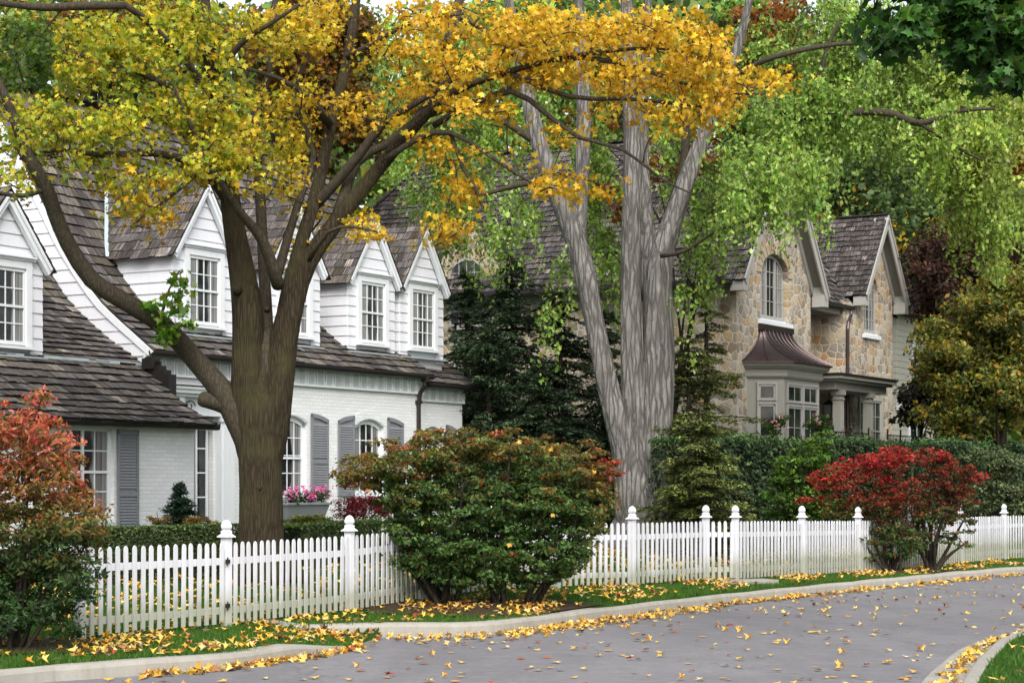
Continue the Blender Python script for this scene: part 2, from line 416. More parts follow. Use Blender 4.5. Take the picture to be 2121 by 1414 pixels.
def in_ells(ells, n, D, rd, shell=.5):
    """sample n points inside ellipses given in (px,py,rx,ry[,dD,w]) at depth D"""
    w = np.array([e[2]*e[3]*(e[5] if len(e) > 5 else 1) for e in ells]); w = w/w.sum()
    ii = rng.choice(len(ells), n, p=w); out = []
    for i in ii:
        e = ells[i]
        v = rng.normal(size=3); v /= np.linalg.norm(v); v *= rng.random()**(shell)
        dd = D+(e[4] if len(e) > 4 else 0)+v[1]*rd
        out.append(P(e[0]+v[0]*e[2], e[1]+v[2]*e[3], dd))
    return np.array(out), ii
def connect(mb, nodes, _unused, targets, r0=.02, r1=.006, sag=.0, n=5, sides=4, maxlen=None):
    """grow twigs from the skeleton nodes to every target; twigs join twigs"""
    nodes = [np.array(nodes, float)]; allN = np.vstack(nodes)
    d0 = np.min(np.linalg.norm(targets[:, None, :]-allN[None, ::3, :], axis=2), axis=1)
    for k in np.argsort(d0):
        t = targets[k]; dist = np.linalg.norm(allN-t, axis=1); j = int(np.argmin(dist)); a = allN[j]; L = dist[j]
        if L < .05 or (maxlen and L > maxlen): continue
        mid = (a+t)/2+rng.normal(size=3)*L*.10+np.array([0, 0, sag*L])
        s = np.linspace(0, 1, n)[:, None]
        pts = (1-s)**2*a+2*s*(1-s)*mid+s*s*t
        ra = min(r0, .008+L*.009)
        mb.tube(pts, np.linspace(ra, r1, n), sides)
        allN = np.vstack([allN, pts[1:]])
    return allN
def skel(keys, D=None):
    """keys (px,py,width_px[,D]) -> smooth xyz+r polyline"""
    out = []
    for q in keys:
        d = q[3] if len(q) > 3 else D
        out.append([*P(q[0], q[1], d), q[2]/2/F*d])
    return smoothline(out)
exec_parts = True
SKYS, SUNS = .29, 2.4
# ================================================================== SETTING
def gpts(lst, z): return np.array([G(a, b, z) for a, b in lst])
kA = gpts([(-900, 1560), (-300, 1462), (60, 1416), (200, 1405), (450, 1386), (600, 1366), (700, 1350), (752, 1338)], ROADZ)
kB = gpts([(500, 1306), (560, 1316), (620, 1323), (700, 1321), (850, 1319), (950, 1318), (1050, 1312), (1150, 1299), (1300, 1278), (1500, 1253), (1700, 1231), (1900, 1211), (2121, 1190), (2500, 1163), (3200, 1140)], ROADZ)
kC = gpts([(1700, 1760), (1800, 1560), (1910, 1414), (1950, 1376), (2006, 1338), (2121, 1308)], ROADZ)
kC = np.vstack([kC, [8.6, 27.6, ROADZ], [13, 30.5, ROADZ], [30, 39, ROADZ]])
def dense(k, step=.12):
    q = smoothline([[*p, .1] for p in k], step); return q[:, :3]
kAd, kBd, kCd = dense(kA), dense(kB), dense(kC)
def kerb(name, line, w, ztop, mat, label_kind='structure', side=1, tip0=0, tip1=0):
    T = unit(np.gradient(line, axis=0)); Nn = np.stack([-T[:, 1], T[:, 0], np.zeros(len(T))], 1)*side
    mb = MB(); rings = []; m = len(line)
    for i in range(m):
        f = 1.0
        if tip1: f = min(f, (m-1-i)/tip1)
        if tip0: f = min(f, max(.05, i/tip0))
        zt = ROADZ+.01+(ztop-ROADZ-.01)*max(0, min(1, f))+.004*sin(i*.37)
        z0 = ROADZ-.06; b = line[i]
        prof = [(0, z0), (.012, zt-.045), (.03, zt-.015), (.06, zt), (w-.02, zt+.004), (w, zt-.01), (w, z0)]
        rings.append([(*(b[:2]+Nn[i][:2]*o), z) for o, z in prof])
        if i % 26 == 13 and f > .9:      # expansion joint
            for dt, ins_ in ((.01, .0), (.012, .022), (.026, .022), (.028, 0)):
                rings.append([(*(b[:2]+T[i][:2]*dt+Nn[i][:2]*min(max(o, ins_), w-ins_)), z-(ins_ if z > z0 else 0)) for o, z in prof])
    mb.loft(rings)
    return tag(mb.build(name, mat), kind=label_kind)
kerb('kerb', kAd, .25, .0, M['concrete'], tip1=14)
kerb('kerb', kBd, .21, .02, M['concrete'], tip0=1)
kerb('kerb', kCd+np.array([0, 0, 0]), .16, .0, M['concrete'], side=-1) if False else None
# raised inner kerb with a flat gutter pan in front of it
Tc = unit(np.gradient(kCd, axis=0)); Nc = np.stack([Tc[:, 1], -Tc[:, 0], 0*Tc[:, 0]], 1)
mb = MB(); mb.loft([[(*(b[:2]), ROADZ-.05), (*(b[:2]), ROADZ+.012), (*((b+n*.40)[:2]), ROADZ+.006), (*((b+n*.40)[:2]), ROADZ-.05)] for b, n in zip(kCd, Nc)])
tag(mb.build('gutter_pan', M['concrete']), kind='structure')
kerb('kerb', kCd+Nc*.40, .17, -.01, M['concrete'], side=-1)

Ax, Ay = kAd[:, 0], kAd[:, 1]+.15
Bx, By = kBd[:, 0], kBd[:, 1]+.13
def Yb(X):
    X = np.asarray(X, float)
    ya = np.interp(X, Ax, Ay); yb = np.interp(X, Bx, By)
    t = sstep(X, -1.95, -1.55)
    return ya*(1-t)+yb*t
def lawnz(X, Y):
    z = ground(X, Y)
    yB = np.interp(X, Bx, By)
    d = sstep(X, -3.3, -1.7)*(1-sstep(X, 1.5, 2))*np.where(Y < yB-.10, 1, 0)
    z = z-.13*d
    return z
xs = np.concatenate([np.arange(-60, -8, 2.0), np.arange(-8, 16, .12), np.arange(16, 100, 2.0)])
ss = np.concatenate([np.arange(0, 3, .10), np.arange(3, 12, .3), np.arange(12, 60, 1.5), np.arange(60, 130, 10)])
XX, S_ = np.meshgrid(xs, ss, indexing='ij'); YY = Yb(XX)+S_
ZZ = lawnz(XX, YY)+.012*np.sin(XX*2.3+YY)*np.sin(YY*1.7)-.02*(S_ < .05)
nx, ns = XX.shape
V = np.stack([XX, YY, ZZ], -1).reshape(-1, 3)
ii, jj = np.meshgrid(np.arange(nx-1), np.arange(ns-1), indexing='ij')
q = np.stack([ii*ns+jj, (ii+1)*ns+jj, (ii+1)*ns+jj+1, ii*ns+jj+1], -1).reshape(-1, 4)
me = npmesh('lawn', V, q.ravel(), np.arange(len(q))*4, np.full(len(q), 4), smooth=True)
tag(link('lawn', me, M['grass']), kind='structure')
mb = MB(); ring = [(*(p+n*.55)[:2], -.03) for p, n in zip(kCd, Nc)]
for i in range(len(ring)-1):
    a, b = ring[i], ring[i+1]
    mb.poly([a, (60, a[1]-30 if i == 0 else a[1]-6, -.03), (60, b[1]-6, -.03), b])
mb = MB(); 
for i in range(len(ring)-1):
    a, b = ring[i], ring[i+1]
    fa, fb = 2.5+i*.02, 2.5+(i+1)*.02
    mb.poly([a, b, (b[0]+14, b[1]-8, .1), (a[0]+14, a[1]-8, .1)])
tag(mb.build('island_lawn', M['grass']), kind='structure')
mb = MB(); mb.poly([(-80, -30, ROADZ), (110, -30, ROADZ), (110, 75, ROADZ), (-80, 75, ROADZ)])
tag(mb.build('road', M['asphalt']), kind='structure')
mb = MB(); mb.poly([(-1500, -1500, -.45), (1500, -1500, -.45), (1500, 1500, -.45), (-1500, 1500, -.45)])
tag(mb.build('ground', M['hill']), kind='structure')
hx = np.linspace(-160, 200, 60); hy = np.concatenate([np.linspace(112, 150, 12), np.linspace(160, 700, 14)])
HX, HY = np.meshgrid(hx, hy, indexing='ij'); HZ = 2+np.clip(HY-112, 0, 90)*.30+2*np.sin(HX*.07)+1.5*np.sin(HX*.19+HY*.05)
V = np.stack([HX, HY, HZ], -1).reshape(-1, 3); n1, n2 = HX.shape
ii, jj = np.meshgrid(np.arange(n1-1), np.arange(n2-1), indexing='ij')
q = np.stack([ii*n2+jj, (ii+1)*n2+jj, (ii+1)*n2+jj+1, ii*n2+jj+1], -1).reshape(-1, 4)
tag(link('hill', npmesh('hill', V, q.ravel(), np.arange(len(q))*4, np.full(len(q), 4), smooth=True), M['hill']), kind='structure')
# mulch under the big bushes, one irregular bed each
def bed(cx, cy, rx, ry):
    mb = MB(); pts = []
    for i in range(40):
        a = 2*pi*i/40; r = 1+.10*sin(a*3+cx)+.06*sin(a*7)
        X = cx+cos(a)*rx*r; Y = cy+sin(a)*ry*r
        pts.append((X, Y))
    for i in range(40):
        a, b = pts[i], pts[(i+1) % 40]
        for s0, s1 in ((0, .5), (.5, 1)):
            q = []
            for p, s in ((a, s0), (b, s0), (b, s1), (a, s1)):
                X, Y = cx+(p[0]-cx)*s, cy+(p[1]-cy)*s; Y = max(Y, float(Yb(X))+.28)
                q.append((X, Y, float(lawnz(X, Y))+.022+.03*(1-s)))
            mb.poly(q if s0 else q[1:] if False else q)
    tag(mb.build('mulch_bed', M['soil']), kind='structure')
bed(-.45, 27.3, 1.75, 1.3); bed(7.5, 39.4, 1.9, .9); bed(-5.6, 21.2, 1.5, 1.2)

# grass blades -------------------------------------------------------
def blades(name, X, Y, Z, h):
    n = len(X); Pn = np.stack([X, Y, Z], 1)
    ax = np.stack([rng.normal(size=n)*.35, rng.normal(size=n)*.35, np.ones(n)], 1)
    nr = rng.normal(size=(n, 3)); nr[:, 2] *= .2
    c = pal(n, [(.045, .13, .010), (.075, .18, .016), (.030, .085, .008), (.12, .17, .03)], [4, 3, 3, .6], .2)
    o = leaves(name, Pn, h, nr, c, BLADE*np.array([[1.7, 1]]), M['blade'], axis=ax, cup=0)
    return tag(o, 'short green lawn grass growing along the kerb and behind the fence', 'grass', kind='stuff')
X1 = rng.uniform(-7, 13, 150000); S1 = rng.random(150000)**1.6*7
Y1 = Yb(X1)+.08+S1; vis = np.abs(X1/Y1) < .275
X1, Y1 = X1[vis], Y1[vis]
bd = ((X1-0)/2.1)**2+((Y1-27.7)/1.4)**2 > 1+rng.normal(size=len(X1))*.2
bd &= ((X1-7.5)/1.8)**2+((Y1-39.4)/.8)**2 > 1
X1, Y1 = X1[bd], Y1[bd]
blades('grass', X1, Y1, lawnz(X1, Y1)-.004, rng.uniform(.035, .075, len(X1)))
i0 = rng.integers(0, len(kCd), 42000); tt = rng.random(42000)**1.3*3.2+.58
Q = kCd[i0]+Nc[i0]*tt[:, None]; Q = Q[(np.abs(Q[:, 0]/Q[:, 1]) < .275) & (Q[:, 1] > 12)]
ob = blades('grass', Q[:, 0], Q[:, 1], np.full(len(Q), -.03), rng.uniform(.035, .08, len(Q)))
ob['label'] = 'tuft of green grass inside the curved kerb at lower right'

# path slab at the gate
# ================================================================== FENCE
posts = {0: (-4.84, 22.3), 1: (-3.50, 24.4), 2: (-2.18, 26.7), 3: (-.75, 29.5), 4: (.60, 30.9), 5: (1.95, 32.3),
         6: (3.32, 34.1), 7: (3.86, 34.4), 8: (5.33, 36.6), 9: (6.78, 39.0), 10: (8.26, 41.3), 11: (9.85, 43.7), 12: (11.37, 46.0), 13: (13.2, 48.2), 14: (15.0, 50.4)}
posts[3] = (-1.28, 28.5); posts[35] = (-.30, 30.3); posts[4] = (.70, 31.2)
PW = .051
def fdir(a, b):
    d = np.array(b)-np.array(a); L = np.linalg.norm(d); d = d/L; return d, np.array([d[1], -d[0]]), L
fang = math.atan2(FD[1], FD[0])
def zg(p): return float(lawnz(p[0], p[1]))
def make_post(parent, p):
    z = zg(p); mb = MB(); c = np.array([p[0], p[1]]); ca, sa = cos(fang), sin(fang)
    def sq(w, zz): return [(c[0]+(x*ca-y*sa)*w, c[1]+(x*sa+y*ca)*w, zz) for x, y in ((-1, -1), (1, -1), (1, 1), (-1, 1))]
    mb.loft([sq(PW, z-.1), sq(PW, z+1.09)])
    o = mb.build('post', M['fence'], parent, bevel=.006)
    mb = MB()
    h = z+1.09
    mb.loft([sq(.082, h), sq(.084, h+.010), sq(.068, h+.026), sq(.050, h+.042), sq(.048, h+.046), sq(.051, h+.074), sq(.044, h+.084), sq(.034, h+.088), sq(.033, h+.096),
             sq(.042, h+.104), sq(.048, h+.122), sq(.048, h+.146), sq(.042, h+.172), sq(.030, h+.196), sq(.012, h+.214), sq(.003, h+.218)])
    mb.build('finial', M['fence'], o, bevel=.004)
    return o
def panel(parent, pa, pb, gap=.0, drop=0.0, nside=1):
    d, nn, L = fdir(pa, pb)
    a = np.array(pa)+d*(PW+gap); b = np.array(pb)-d*(PW+gap); L2 = np.linalg.norm(b-a)
    za, zb = zg(pa), zg(pb)
    mb = MB()
    n = max(3, int(round(L2/.135))); pit = L2/n; w = .031; t = .009
    prof0 = [(-w, 0), (w, 0), (w, .93), (w*.93, .965), (w*.65, .99), (0, 1.003), (-w*.65, .99), (-w*.93, .965), (-w, .93)]
    for i in range(n):
        s = (i+.5)*pit; c = a+d*s; z = za+(zb-za)*s/L2+random.uniform(-.006, .006)-drop; lean = random.gauss(0, .009)
        front = []; back = []
        for h, zz in prof0:
            zz2 = z+.045+zz*.985; q = c+d*(h+lean*zz)
            front.append((*(q+nn*(.045+t)), zz2)); back.append((*(q+nn*(.045-t)), zz2))
        mb.loft([back, front], col=(1-random.random()*.13,)*3)
    pk = mb.build('picket_panel', M['fence'], parent)
    for zr in (.20, .80):
        mb = MB()
        A = np.array([*a, za+zr-drop]); B = np.array([*b, zb+zr-drop])
        mb.beam(A, B, .045, .085)
        mb.build('rail', M['fence'], parent, bevel=.003)
    return pk
def fence(name, ids, label, cat, group=None, withposts=None, **kw):
    p0 = posts[ids[0]]; t = empty(name, (p0[0], p0[1], zg(p0)), label, cat, group=group)
    for a, b in zip(ids[:-1], ids[1:]): panel(t, posts[a], posts[b], **kw)
    for i in (ids if withposts is None else withposts): make_post(t, posts[i])
    return t
fence('picket_fence', [1, 2, 3, 35, 4, 5, 6], 'white picket fence with acorn post caps between the hinged left gate and the narrow gate', 'fence')
fence('picket_fence', [7, 8, 9, 10, 11, 12, 13, 14], 'white picket fence running from the narrow gate to the right behind the red bushes', 'fence')
g1 = fence('picket_gate', [0, 1], 'white picket gate hinged on the tall capped post, left of the maple trunk', 'gate', gap=.02, withposts=[0])
gm = fence('picket_gate', [6, 7], 'narrow white picket gate above the small concrete step, between two close posts', 'gate', gap=.01, withposts=[], drop=.0)
def hinge(parent, p, zs):
    d, nn, L = fdir(posts[0], posts[1]); z = zg(p)
    for zz in zs:
        mb = MB(); c = np.array(p)-d*(PW+.005)+nn*.07
        for s in (-1, 1): mb.beam((*(c+d*s*.012-nn*.0), z+zz), (*(c+d*s*.04), z+zz), .012, .05)
        mb.beam((*c, z+zz-.05), (*c, z+zz+.05), .016, .016, up=(0, 1, 0))
        mb.build('hinge', M['iron'], parent)
hinge(g1, posts[1], (.26, .80))
mb = MB()
pm = (np.array(posts[6])+np.array(posts[7]))/2
zz = zg(pm)
c = pm+np.array([.35, -.55])
mb.loft([[(c[0]+x*.48-y*.1, c[1]+y*.26+x*.25, z) for x, y in ((-1, -1), (1, -1), (1, 1), (-1, 1))] for z in (zz-.1, zz+.05)])
o = mb.build('step_slab', M['slab'], bevel=.012); tag(o, 'low concrete step slab on the verge in front of the narrow white gate', 'step')
# ================================================================== HOUSES
HANG = math.atan2(.862, .506)
def shakes(mb, surf, ulen, slen, expo=.24, u0=0.0, wr=(.13, .34), t=.05, clip=None, tint=(1, 1, 1), sink=0.0):
    """surf(u,s)->(point, normal). shakes laid in courses from the eave up"""
    i = 0; s = -.05
    while s < slen:
        wav = random.uniform(0, 6)
        u = u0-random.uniform(0, .15)
        while u < u0+ulen:
            w = random.uniform(*wr); ua, ub = max(u, u0), min(u+w-.006, u0+ulen)
            u += w
            if ub-ua < .02: continue
            sb = s+random.uniform(-.018, .022)+.012*sin(wav+u*.9); st = min(s+expo*1.22, slen+.02)
            if clip and not clip((ua+ub)/2, s+expo*.4): continue
            th = t*random.uniform(.75, 1.25)
            (a, na), (b, nb) = surf(ua, sb), surf(ub, sb); (c, nc), (d, nd) = surf(ub, st), surf(ua, st)
            g = random.uniform(.5, 1.4); 
            if random.random() < .12: g *= 1.8
            col = (g*tint[0]*random.uniform(.96, 1.04), g*tint[1], g*tint[2]*random.uniform(.95, 1.05))
            off = random.uniform(0, 40)
            uvt = [(ua+off, sb), (ub+off, sb), (ub+off, st), (ua+off, st)]
            mb.add([a+na*th, b+nb*th, c+nc*.007, d+nd*.007], [(0, 1, 2, 3)], col, uvt)
            mb.add([a-na*.01, b-nb*.01, b+nb*th, a+na*th], [(0, 1, 2, 3)], tuple(v*.16 for v in col), uvt)  # butt and side faces darkened: shadow lines put into the shake colour
            mb.add([a-na*.01, a+na*th, d+nd*.007, d], [(0, 1, 2, 3)], tuple(v*.4 for v in col), uvt)
            mb.add([b-nb*.01, b+nb*th, c+nc*.007, c], [(0, 3, 2, 1)], tuple(v*.4 for v in col), uvt)
        s += expo
def plane_surf(O, U, Vv):
    O, U, Vv = [np.array(x, float) for x in (O, U, Vv)]; U = U/np.linalg.norm(U); Vv = Vv/np.linalg.norm(Vv)
    n = np.cross(U, Vv); n /= np.linalg.norm(n)
    if n[2] < 0: n = -n
    return lambda u, s: (O+U*u+Vv*s, n)
class Prof:
    """roof profile in (b, z), extruded along a"""
    def __init__(s, pts):
        s.p = np.array(pts, float); d = np.linalg.norm(np.diff(s.p, axis=0), axis=1); s.L = np.concatenate([[0], np.cumsum(d)])
    def at(s, t):
        b = np.interp(t, s.L, s.p[:, 0]); z = np.interp(t, s.L, s.p[:, 1])
        if t < 0: d = (s.p[1]-s.p[0])/s.L[1]; b, z = s.p[0]+d*t
        return b, z
    def surf(s):
        def f(u, t):
            b, z = s.at(t); tc = min(t, s.L[-1]-.03); b1, z1 = s.at(tc+.02); b0, z0 = s.at(max(tc-.02, -.1)); d = np.array([b1-b0, z1-z0]); d /= np.linalg.norm(d)
            return np.array([u, b, z]), np.array([0, -d[1], d[0]])
        return f
    def z(s, b): return float(np.interp(b, s.p[:, 0], s.p[:, 1]))
    def b(s, z): return float(np.interp(z, s.p[:, 1], s.p[:, 0]))
def curve(pts, n=24):
    K = np.array(pts, float); K4 = np.hstack([K, np.zeros((len(K), 2))]); K4[:, 3] = 1
    q = smoothline(K4, .25); return q[:, :2]

def clap(mb, tf, z0, z1, iv, expo=.235, hole=None, lip=.024):
    """overlapping boards; iv(z)->(h0,h1); tf(h,out,z)"""
    z = z0
    while z < z1-.01:
        zt = min(z+expo, z1)
        a0, b0 = iv(z); a1, b1 = iv(zt)
        if b0-a0 > .01:
            zc = (z+zt)/2
            segs = [((a0, b0), (a1, b1))]
            if hole and hole[2] < zt-.02 and hole[3] > z+.02: segs = [((a0, min(hole[0], b0)), (a1, min(hole[0], b1))), ((max(hole[1], a0), b0), (max(hole[1], a1), b1))]
            for (p0, p1), (q0, q1) in segs:
                if p1-p0 < .005: continue
                q1 = max(q1, q0)
                g = 1-random.random()*.05
                mb.add([tf(p0, lip, z), tf(p1, lip, z), tf(q1, .004, zt), tf(q0, .004, zt)], [(0, 1, 2, 3)], (g,)*3)
                mb.add([tf(p0, -.01, z), tf(p1, -.01, z), tf(p1, lip, z), tf(p0, lip, z)], [(0, 1, 2, 3)], (.25,)*3)
                mb.add([tf(p0, -.02, z), tf(p0, lip, z), tf(q0, .004, zt), tf(q0, -.02, zt)], [(0, 1, 2, 3)], (g,)*3)
                mb.add([tf(p1, -.02, z), tf(p1, lip, z), tf(q1, .004, zt), tf(q1, -.02, zt)], [(0, 1, 2, 3)], (g,)*3)
        z = zt
def wall_holes(mb, tf, x0, x1, z0, z1, holes, depth=.16):
    """flat wall with openings (hx0,hx1,hz0,hz1,rise); reveals and arch spandrels are modelled"""
    xs_ = sorted({x0, x1, *[h[0] for h in holes], *[h[1] for h in holes]}); zs_ = sorted({z0, z1, *[h[2] for h in holes], *[h[3] for h in holes]})
    for a, b in zip(xs_[:-1], xs_[1:]):
        for c, d in zip(zs_[:-1], zs_[1:]):
            m = ((a+b)/2, (c+d)/2)
            if any(h[0] < m[0] < h[1] and h[2] < m[1] < h[3] for h in holes): continue
            mb.add([tf(a, 0, c), tf(b, 0, c), tf(b, 0, d), tf(a, 0, d)], [(0, 1, 2, 3)])
    for h in holes:
        a, b, c, d = h[:4]; rise = h[4] if len(h) > 4 else 0
        arc = lambda x: d-rise*((x-(a+b)/2)/((b-a)/2))**2 if rise < .45 else d-rise+rise*sqrt(max(0, 1-((x-(a+b)/2)/((b-a)/2))**2))
        n = 14 if rise else 1; X = [a+(b-a)*i/n for i in range(n+1)]
        for p, q in zip(X[:-1], X[1:]):
            if rise: mb.add([tf(p, 0, arc(p)), tf(q, 0, arc(q)), tf(q, 0, d), tf(p, 0, d)], [(0, 1, 2, 3)])
            mb.add([tf(p, 0, arc(p)), tf(q, 0, arc(q)), tf(q, -depth, arc(q)), tf(p, -depth, arc(p))], [(0, 1, 2, 3)])
        mb.add([tf(a, 0, c), tf(a, -depth, c), tf(a, -depth, d-rise), tf(a, 0, d-rise)], [(0, 1, 2, 3)])
        mb.add([tf(b, 0, c), tf(b, -depth, c), tf(b, -depth, d-rise), tf(b, 0, d-rise)], [(0, 1, 2, 3)])
        mb.add([tf(a, 0, c), tf(b, 0, c), tf(b, -depth, c), tf(a, -depth, c)], [(0, 1, 2, 3)])
def window(parent, tf, x0, x1, z0, z1, cols=4, rows=4, rise=0, casing=.12, frame='trim', pane='pane', sash=.05, mun=.02, meeting=True, head=True, sill=True, base=0.0, name='window', headmat=None, vsplit=False):
    """frame mesh is the part; pane, muntins and sill are sub-parts"""
    fm = M[frame]; mb = MB(); cx = (x0+x1)/2; hw = (x1-x0)/2
    def arc(x, e=0): 
        u = min(1, abs((x-cx)/(hw+e)))
        if rise == 0: return z1+e
        return (z1-rise*u*u+e) if rise < .45 else (z1-rise+(rise+e)*sqrt(max(0, 1-u*u)))
    # casing
    if casing:
        mb.tbox(tf, x0-casing, x0, base, base+.06, z0-.02, arc(x0)+(.0 if rise else 0)); mb.tbox(tf, x1, x1+casing, base, base+.06, z0-.02, arc(x1))
        if not rise: mb.tbox(tf, x0-casing, x1+casing, base, base+.06, z1, z1+casing)
        else:
            n = 12; X = [x0+(x1-x0)*i/n for i in range(n+1)]
            for p, q in zip(X[:-1], X[1:]):
                mb.loft([[tf(p, base, arc(p)), tf(p, base+.06, arc(p)), tf(p, base+.06, arc(p)+casing*.8), tf(p, base, arc(p)+casing*.8)], [tf(q, base, arc(q)), tf(q, base+.06, arc(q)), tf(q, base+.06, arc(q)+casing*.8), tf(q, base, arc(q)+casing*.8)]])
        if head: 
            mb.tbox(tf, x0-casing-.03, x1+casing+.03, base-.01, base+.085, z1+casing, z1+casing+.045); mb.tbox(tf, x0-casing-.06, x1+casing+.06, base-.012, base+.12, z1+casing+.045, z1+casing+.075)
    # sash
    o0, o1 = base+.0, base+.035
    e = .012
    for a, b in ((x0, x0+sash), (x1-sash, x1)): mb.tbox(tf, a, b, o0, o1, z0, arc(a if a == x0 else b)-.001 if rise else z1-.001)
    mb.tbox(tf, x0+sash, x1-sash, o0, o1, z0, z0+sash*1.3)
    n = 12 if rise else 1; X = [x0+(x1-x0)*i/n for i in range(n+1)]
    for p, q in zip(X[:-1], X[1:]):
        A = lambda x: min(arc(x), arc(x))
        mb.loft([[tf(p, o0, A(p)-sash-e), tf(p, o1, A(p)-sash-e), tf(p, o1, A(p)-.002), tf(p, o0, A(p)-.002)], [tf(q, o0, A(q)-sash-e), tf(q, o1, A(q)-sash-e), tf(q, o1, A(q)-.002), tf(q, o0, A(q)-.002)]])
    zm = (z0+z1-rise*.5)/2
    if meeting: mb.tbox(tf, x0+sash, x1-sash, o0+.002, o1+.004, zm-.022, zm+.022)
    if vsplit: mb.tbox(tf, cx-.028, cx+.028, o0+.002, o1+.006, z0+sash, arc(cx)-sash)
    w = mb.build(name, fm, parent)
    mb = MB(); a, b = x0+sash, x1-sash; c, d = z0+sash*1.3, z1-sash
    for i in range(1, cols):
        x = a+(b-a)*i/cols; mb.tbox(tf, x-mun/2, x+mun/2, o0-.002, o1-.012, z0+.02, arc(x)-.02)
    for j in range(1, rows):
        z = c+(d-c)*j/rows
        if meeting and abs(z-zm) < .03: continue
        if rise and z > z1-rise: 
            k = [x for x in np.linspace(a, b, 60) if arc(x)-sash > z]
            if len(k) < 2: continue
            mb.tbox(tf, k[0], k[-1], o0-.003, o1-.013, z-mun/2, z+mun/2)
        else: mb.tbox(tf, a, b, o0-.003, o1-.013, z-mun/2, z+mun/2)
    if mb.v: mb.build('muntins', fm, w)
    mb = MB(); n = 14 if rise else 1; X = [x0+.01+(x1-x0-.02)*i/n for i in range(n+1)]
    top = [(x, arc(x)-.01) for x in X]; pts = [(x0+.01, z0+.01), (x1-.01, z0+.01)]+top[::-1]
    uv = [((x-x0)/(x1-x0), (z-z0)/(z1-z0)) for x, z in pts]
    mb.poly([tf(x, base+.008, z) for x, z in pts], uv=uv)
    mb.build('pane', M[pane], w)
    if sill:
        mb = MB(); mb.tbox(tf, x0-casing-.04, x1+casing+.04, base-.01, base+.11, z0-.075, z0-.021); mb.build('sill', M[headmat or frame], w)
    return w
def shutter(parent, tf, x0, x1, z0, z1, rise=0, side=1):
    mb = MB()
    def top(x): return z1-rise*((x-(x0 if side > 0 else x1))/(x1-x0))**2*side*side if rise else z1
    mb.tbox(tf, x0, x0+.05, .02, .055, z0, top(x0)); mb.tbox(tf, x1-.05, x1, .02, .055, z0, top(x1))
    for p in np.linspace(x0, x1, 7)[:-1]:
        q = p+(x1-x0)/6; mb.loft([[tf(p, .02, top(p)-.09), tf(p, .055, top(p)-.09), tf(p, .055, top(p)), tf(p, .02, top(p))], [tf(q, .02, top(q)-.09), tf(q, .055, top(q)-.09), tf(q, .055, top(q)), tf(q, .02, top(q))]])
    zm = z0+(z1-z0)*.42
    mb.tbox(tf, x0+.05, x1-.05, .02, .054, z0, z0+.09); mb.tbox(tf, x0+.05, x1-.05, .02, .054, zm-.04, zm+.04)
    o = mb.build('shutter', M['greyshut'], parent)
    mb = MB(); z = z0+.10
    while z < z1-rise-.12:
        if abs(z-zm) > .07:
            mb.add([tf(x0+.048, .047, z), tf(x1-.048, .047, z), tf(x1-.048, .024, z+.05), tf(x0+.048, .024, z+.05)], [(0, 1, 2, 3)])
            mb.add([tf(x0+.048, .047, z), tf(x1-.048, .047, z), tf(x1-.048, .02, z-.004), tf(x0+.048, .02, z-.004)], [(0, 1, 2, 3)], (.4,)*3)
        z += .052
    mb.tbox(tf, x0+.05, x1-.05, .0, .02, z0, z1-rise)
    mb.build('louvres', M['greyshut'], o)
    return o
def front(y): return lambda h, o, z: (h, y-o, z)
def side(x): return lambda h, o, z: (x-o, h, z)
def side2(x): return lambda h, o, z: (x+o, h, z)

# ---------------------------------------------------------------- white house
H1 = empty('white_house', (-7.0, 37.97, 0), 'white brick house with clapboard dormers, grey shutters and dark cedar shake roofs', 'house', HANG, local=True)
mainp = Prof(curve([(-.24, 4.30), (.25, 4.66), (.85, 5.10), (1.31, 5.52), (2.08, 6.48), (2.75, 7.55), (4.3, 9.95)]))
rightp = Prof(mainp.p+np.array([.18, -.16]))
wingp = Prof(curve([(-1.85, 2.86), (-1.2, 3.2), (0.02, 4.02)]))
wingu = Prof(curve([(0.0, 4.02), (.9, 4.55), (1.7, 5.13), (2.25, 5.70), (2.82, 6.55), (3.3, 7.35)]))
RIDGEB = 4.3
# main walls
mb = MB(); tf = front(0.0)
holesM = [(4.05, 5.20, 1.5, 3.20, .16), (6.98, 8.12, 1.5, 3.20, .16), (.95, 2.05, .6, 3.1, 0)]
wall_holes(mb, tf, 0, 9.7, -.2, 4.32, holesM)
wall_holes(mb, front(.18), 9.7, 11.75, -.2, 4.2, [(10.0, 10.9, 1.5, 3.12, .14)])
mb.add([(0, 0, -.2), (0, 8.6, -.2), (0, 8.6, 4.2), (0, 0, 4.2)], [(0, 1, 2, 3)])
mb.add([(11.75, .18, -.2), (11.75, 8.6, -.2), (11.75, 8.6, 4.2), (11.75, .18, 4.2)], [(0, 1, 2, 3)])
mb.add([(0, 8.6, -.2), (11.75, 8.6, -.2), (11.75, 8.6, 4.2), (0, 8.6, 4.2)], [(0, 1, 2, 3)])
mb.build('brick_wall', M['brick'], H1)
# gable end siding
mb = MB()
def bmain(z): return mainp.b(z)+.05
clap(mb, side(-.0), 4.2, 9.85, lambda z: (bmain(max(z, 4.35)), 8.6-bmain(max(z, 4.35))), .25)
mb.build('gable_siding', M['white'], H1)
mb = MB()
clap(mb, side2(11.75), 4.0, 9.6, lambda z: (rightp.b(max(z, 4.2))+.12, 8.4-rightp.b(max(z, 4.2))), .25)
mb.build('gable_siding', M['white'], H1)
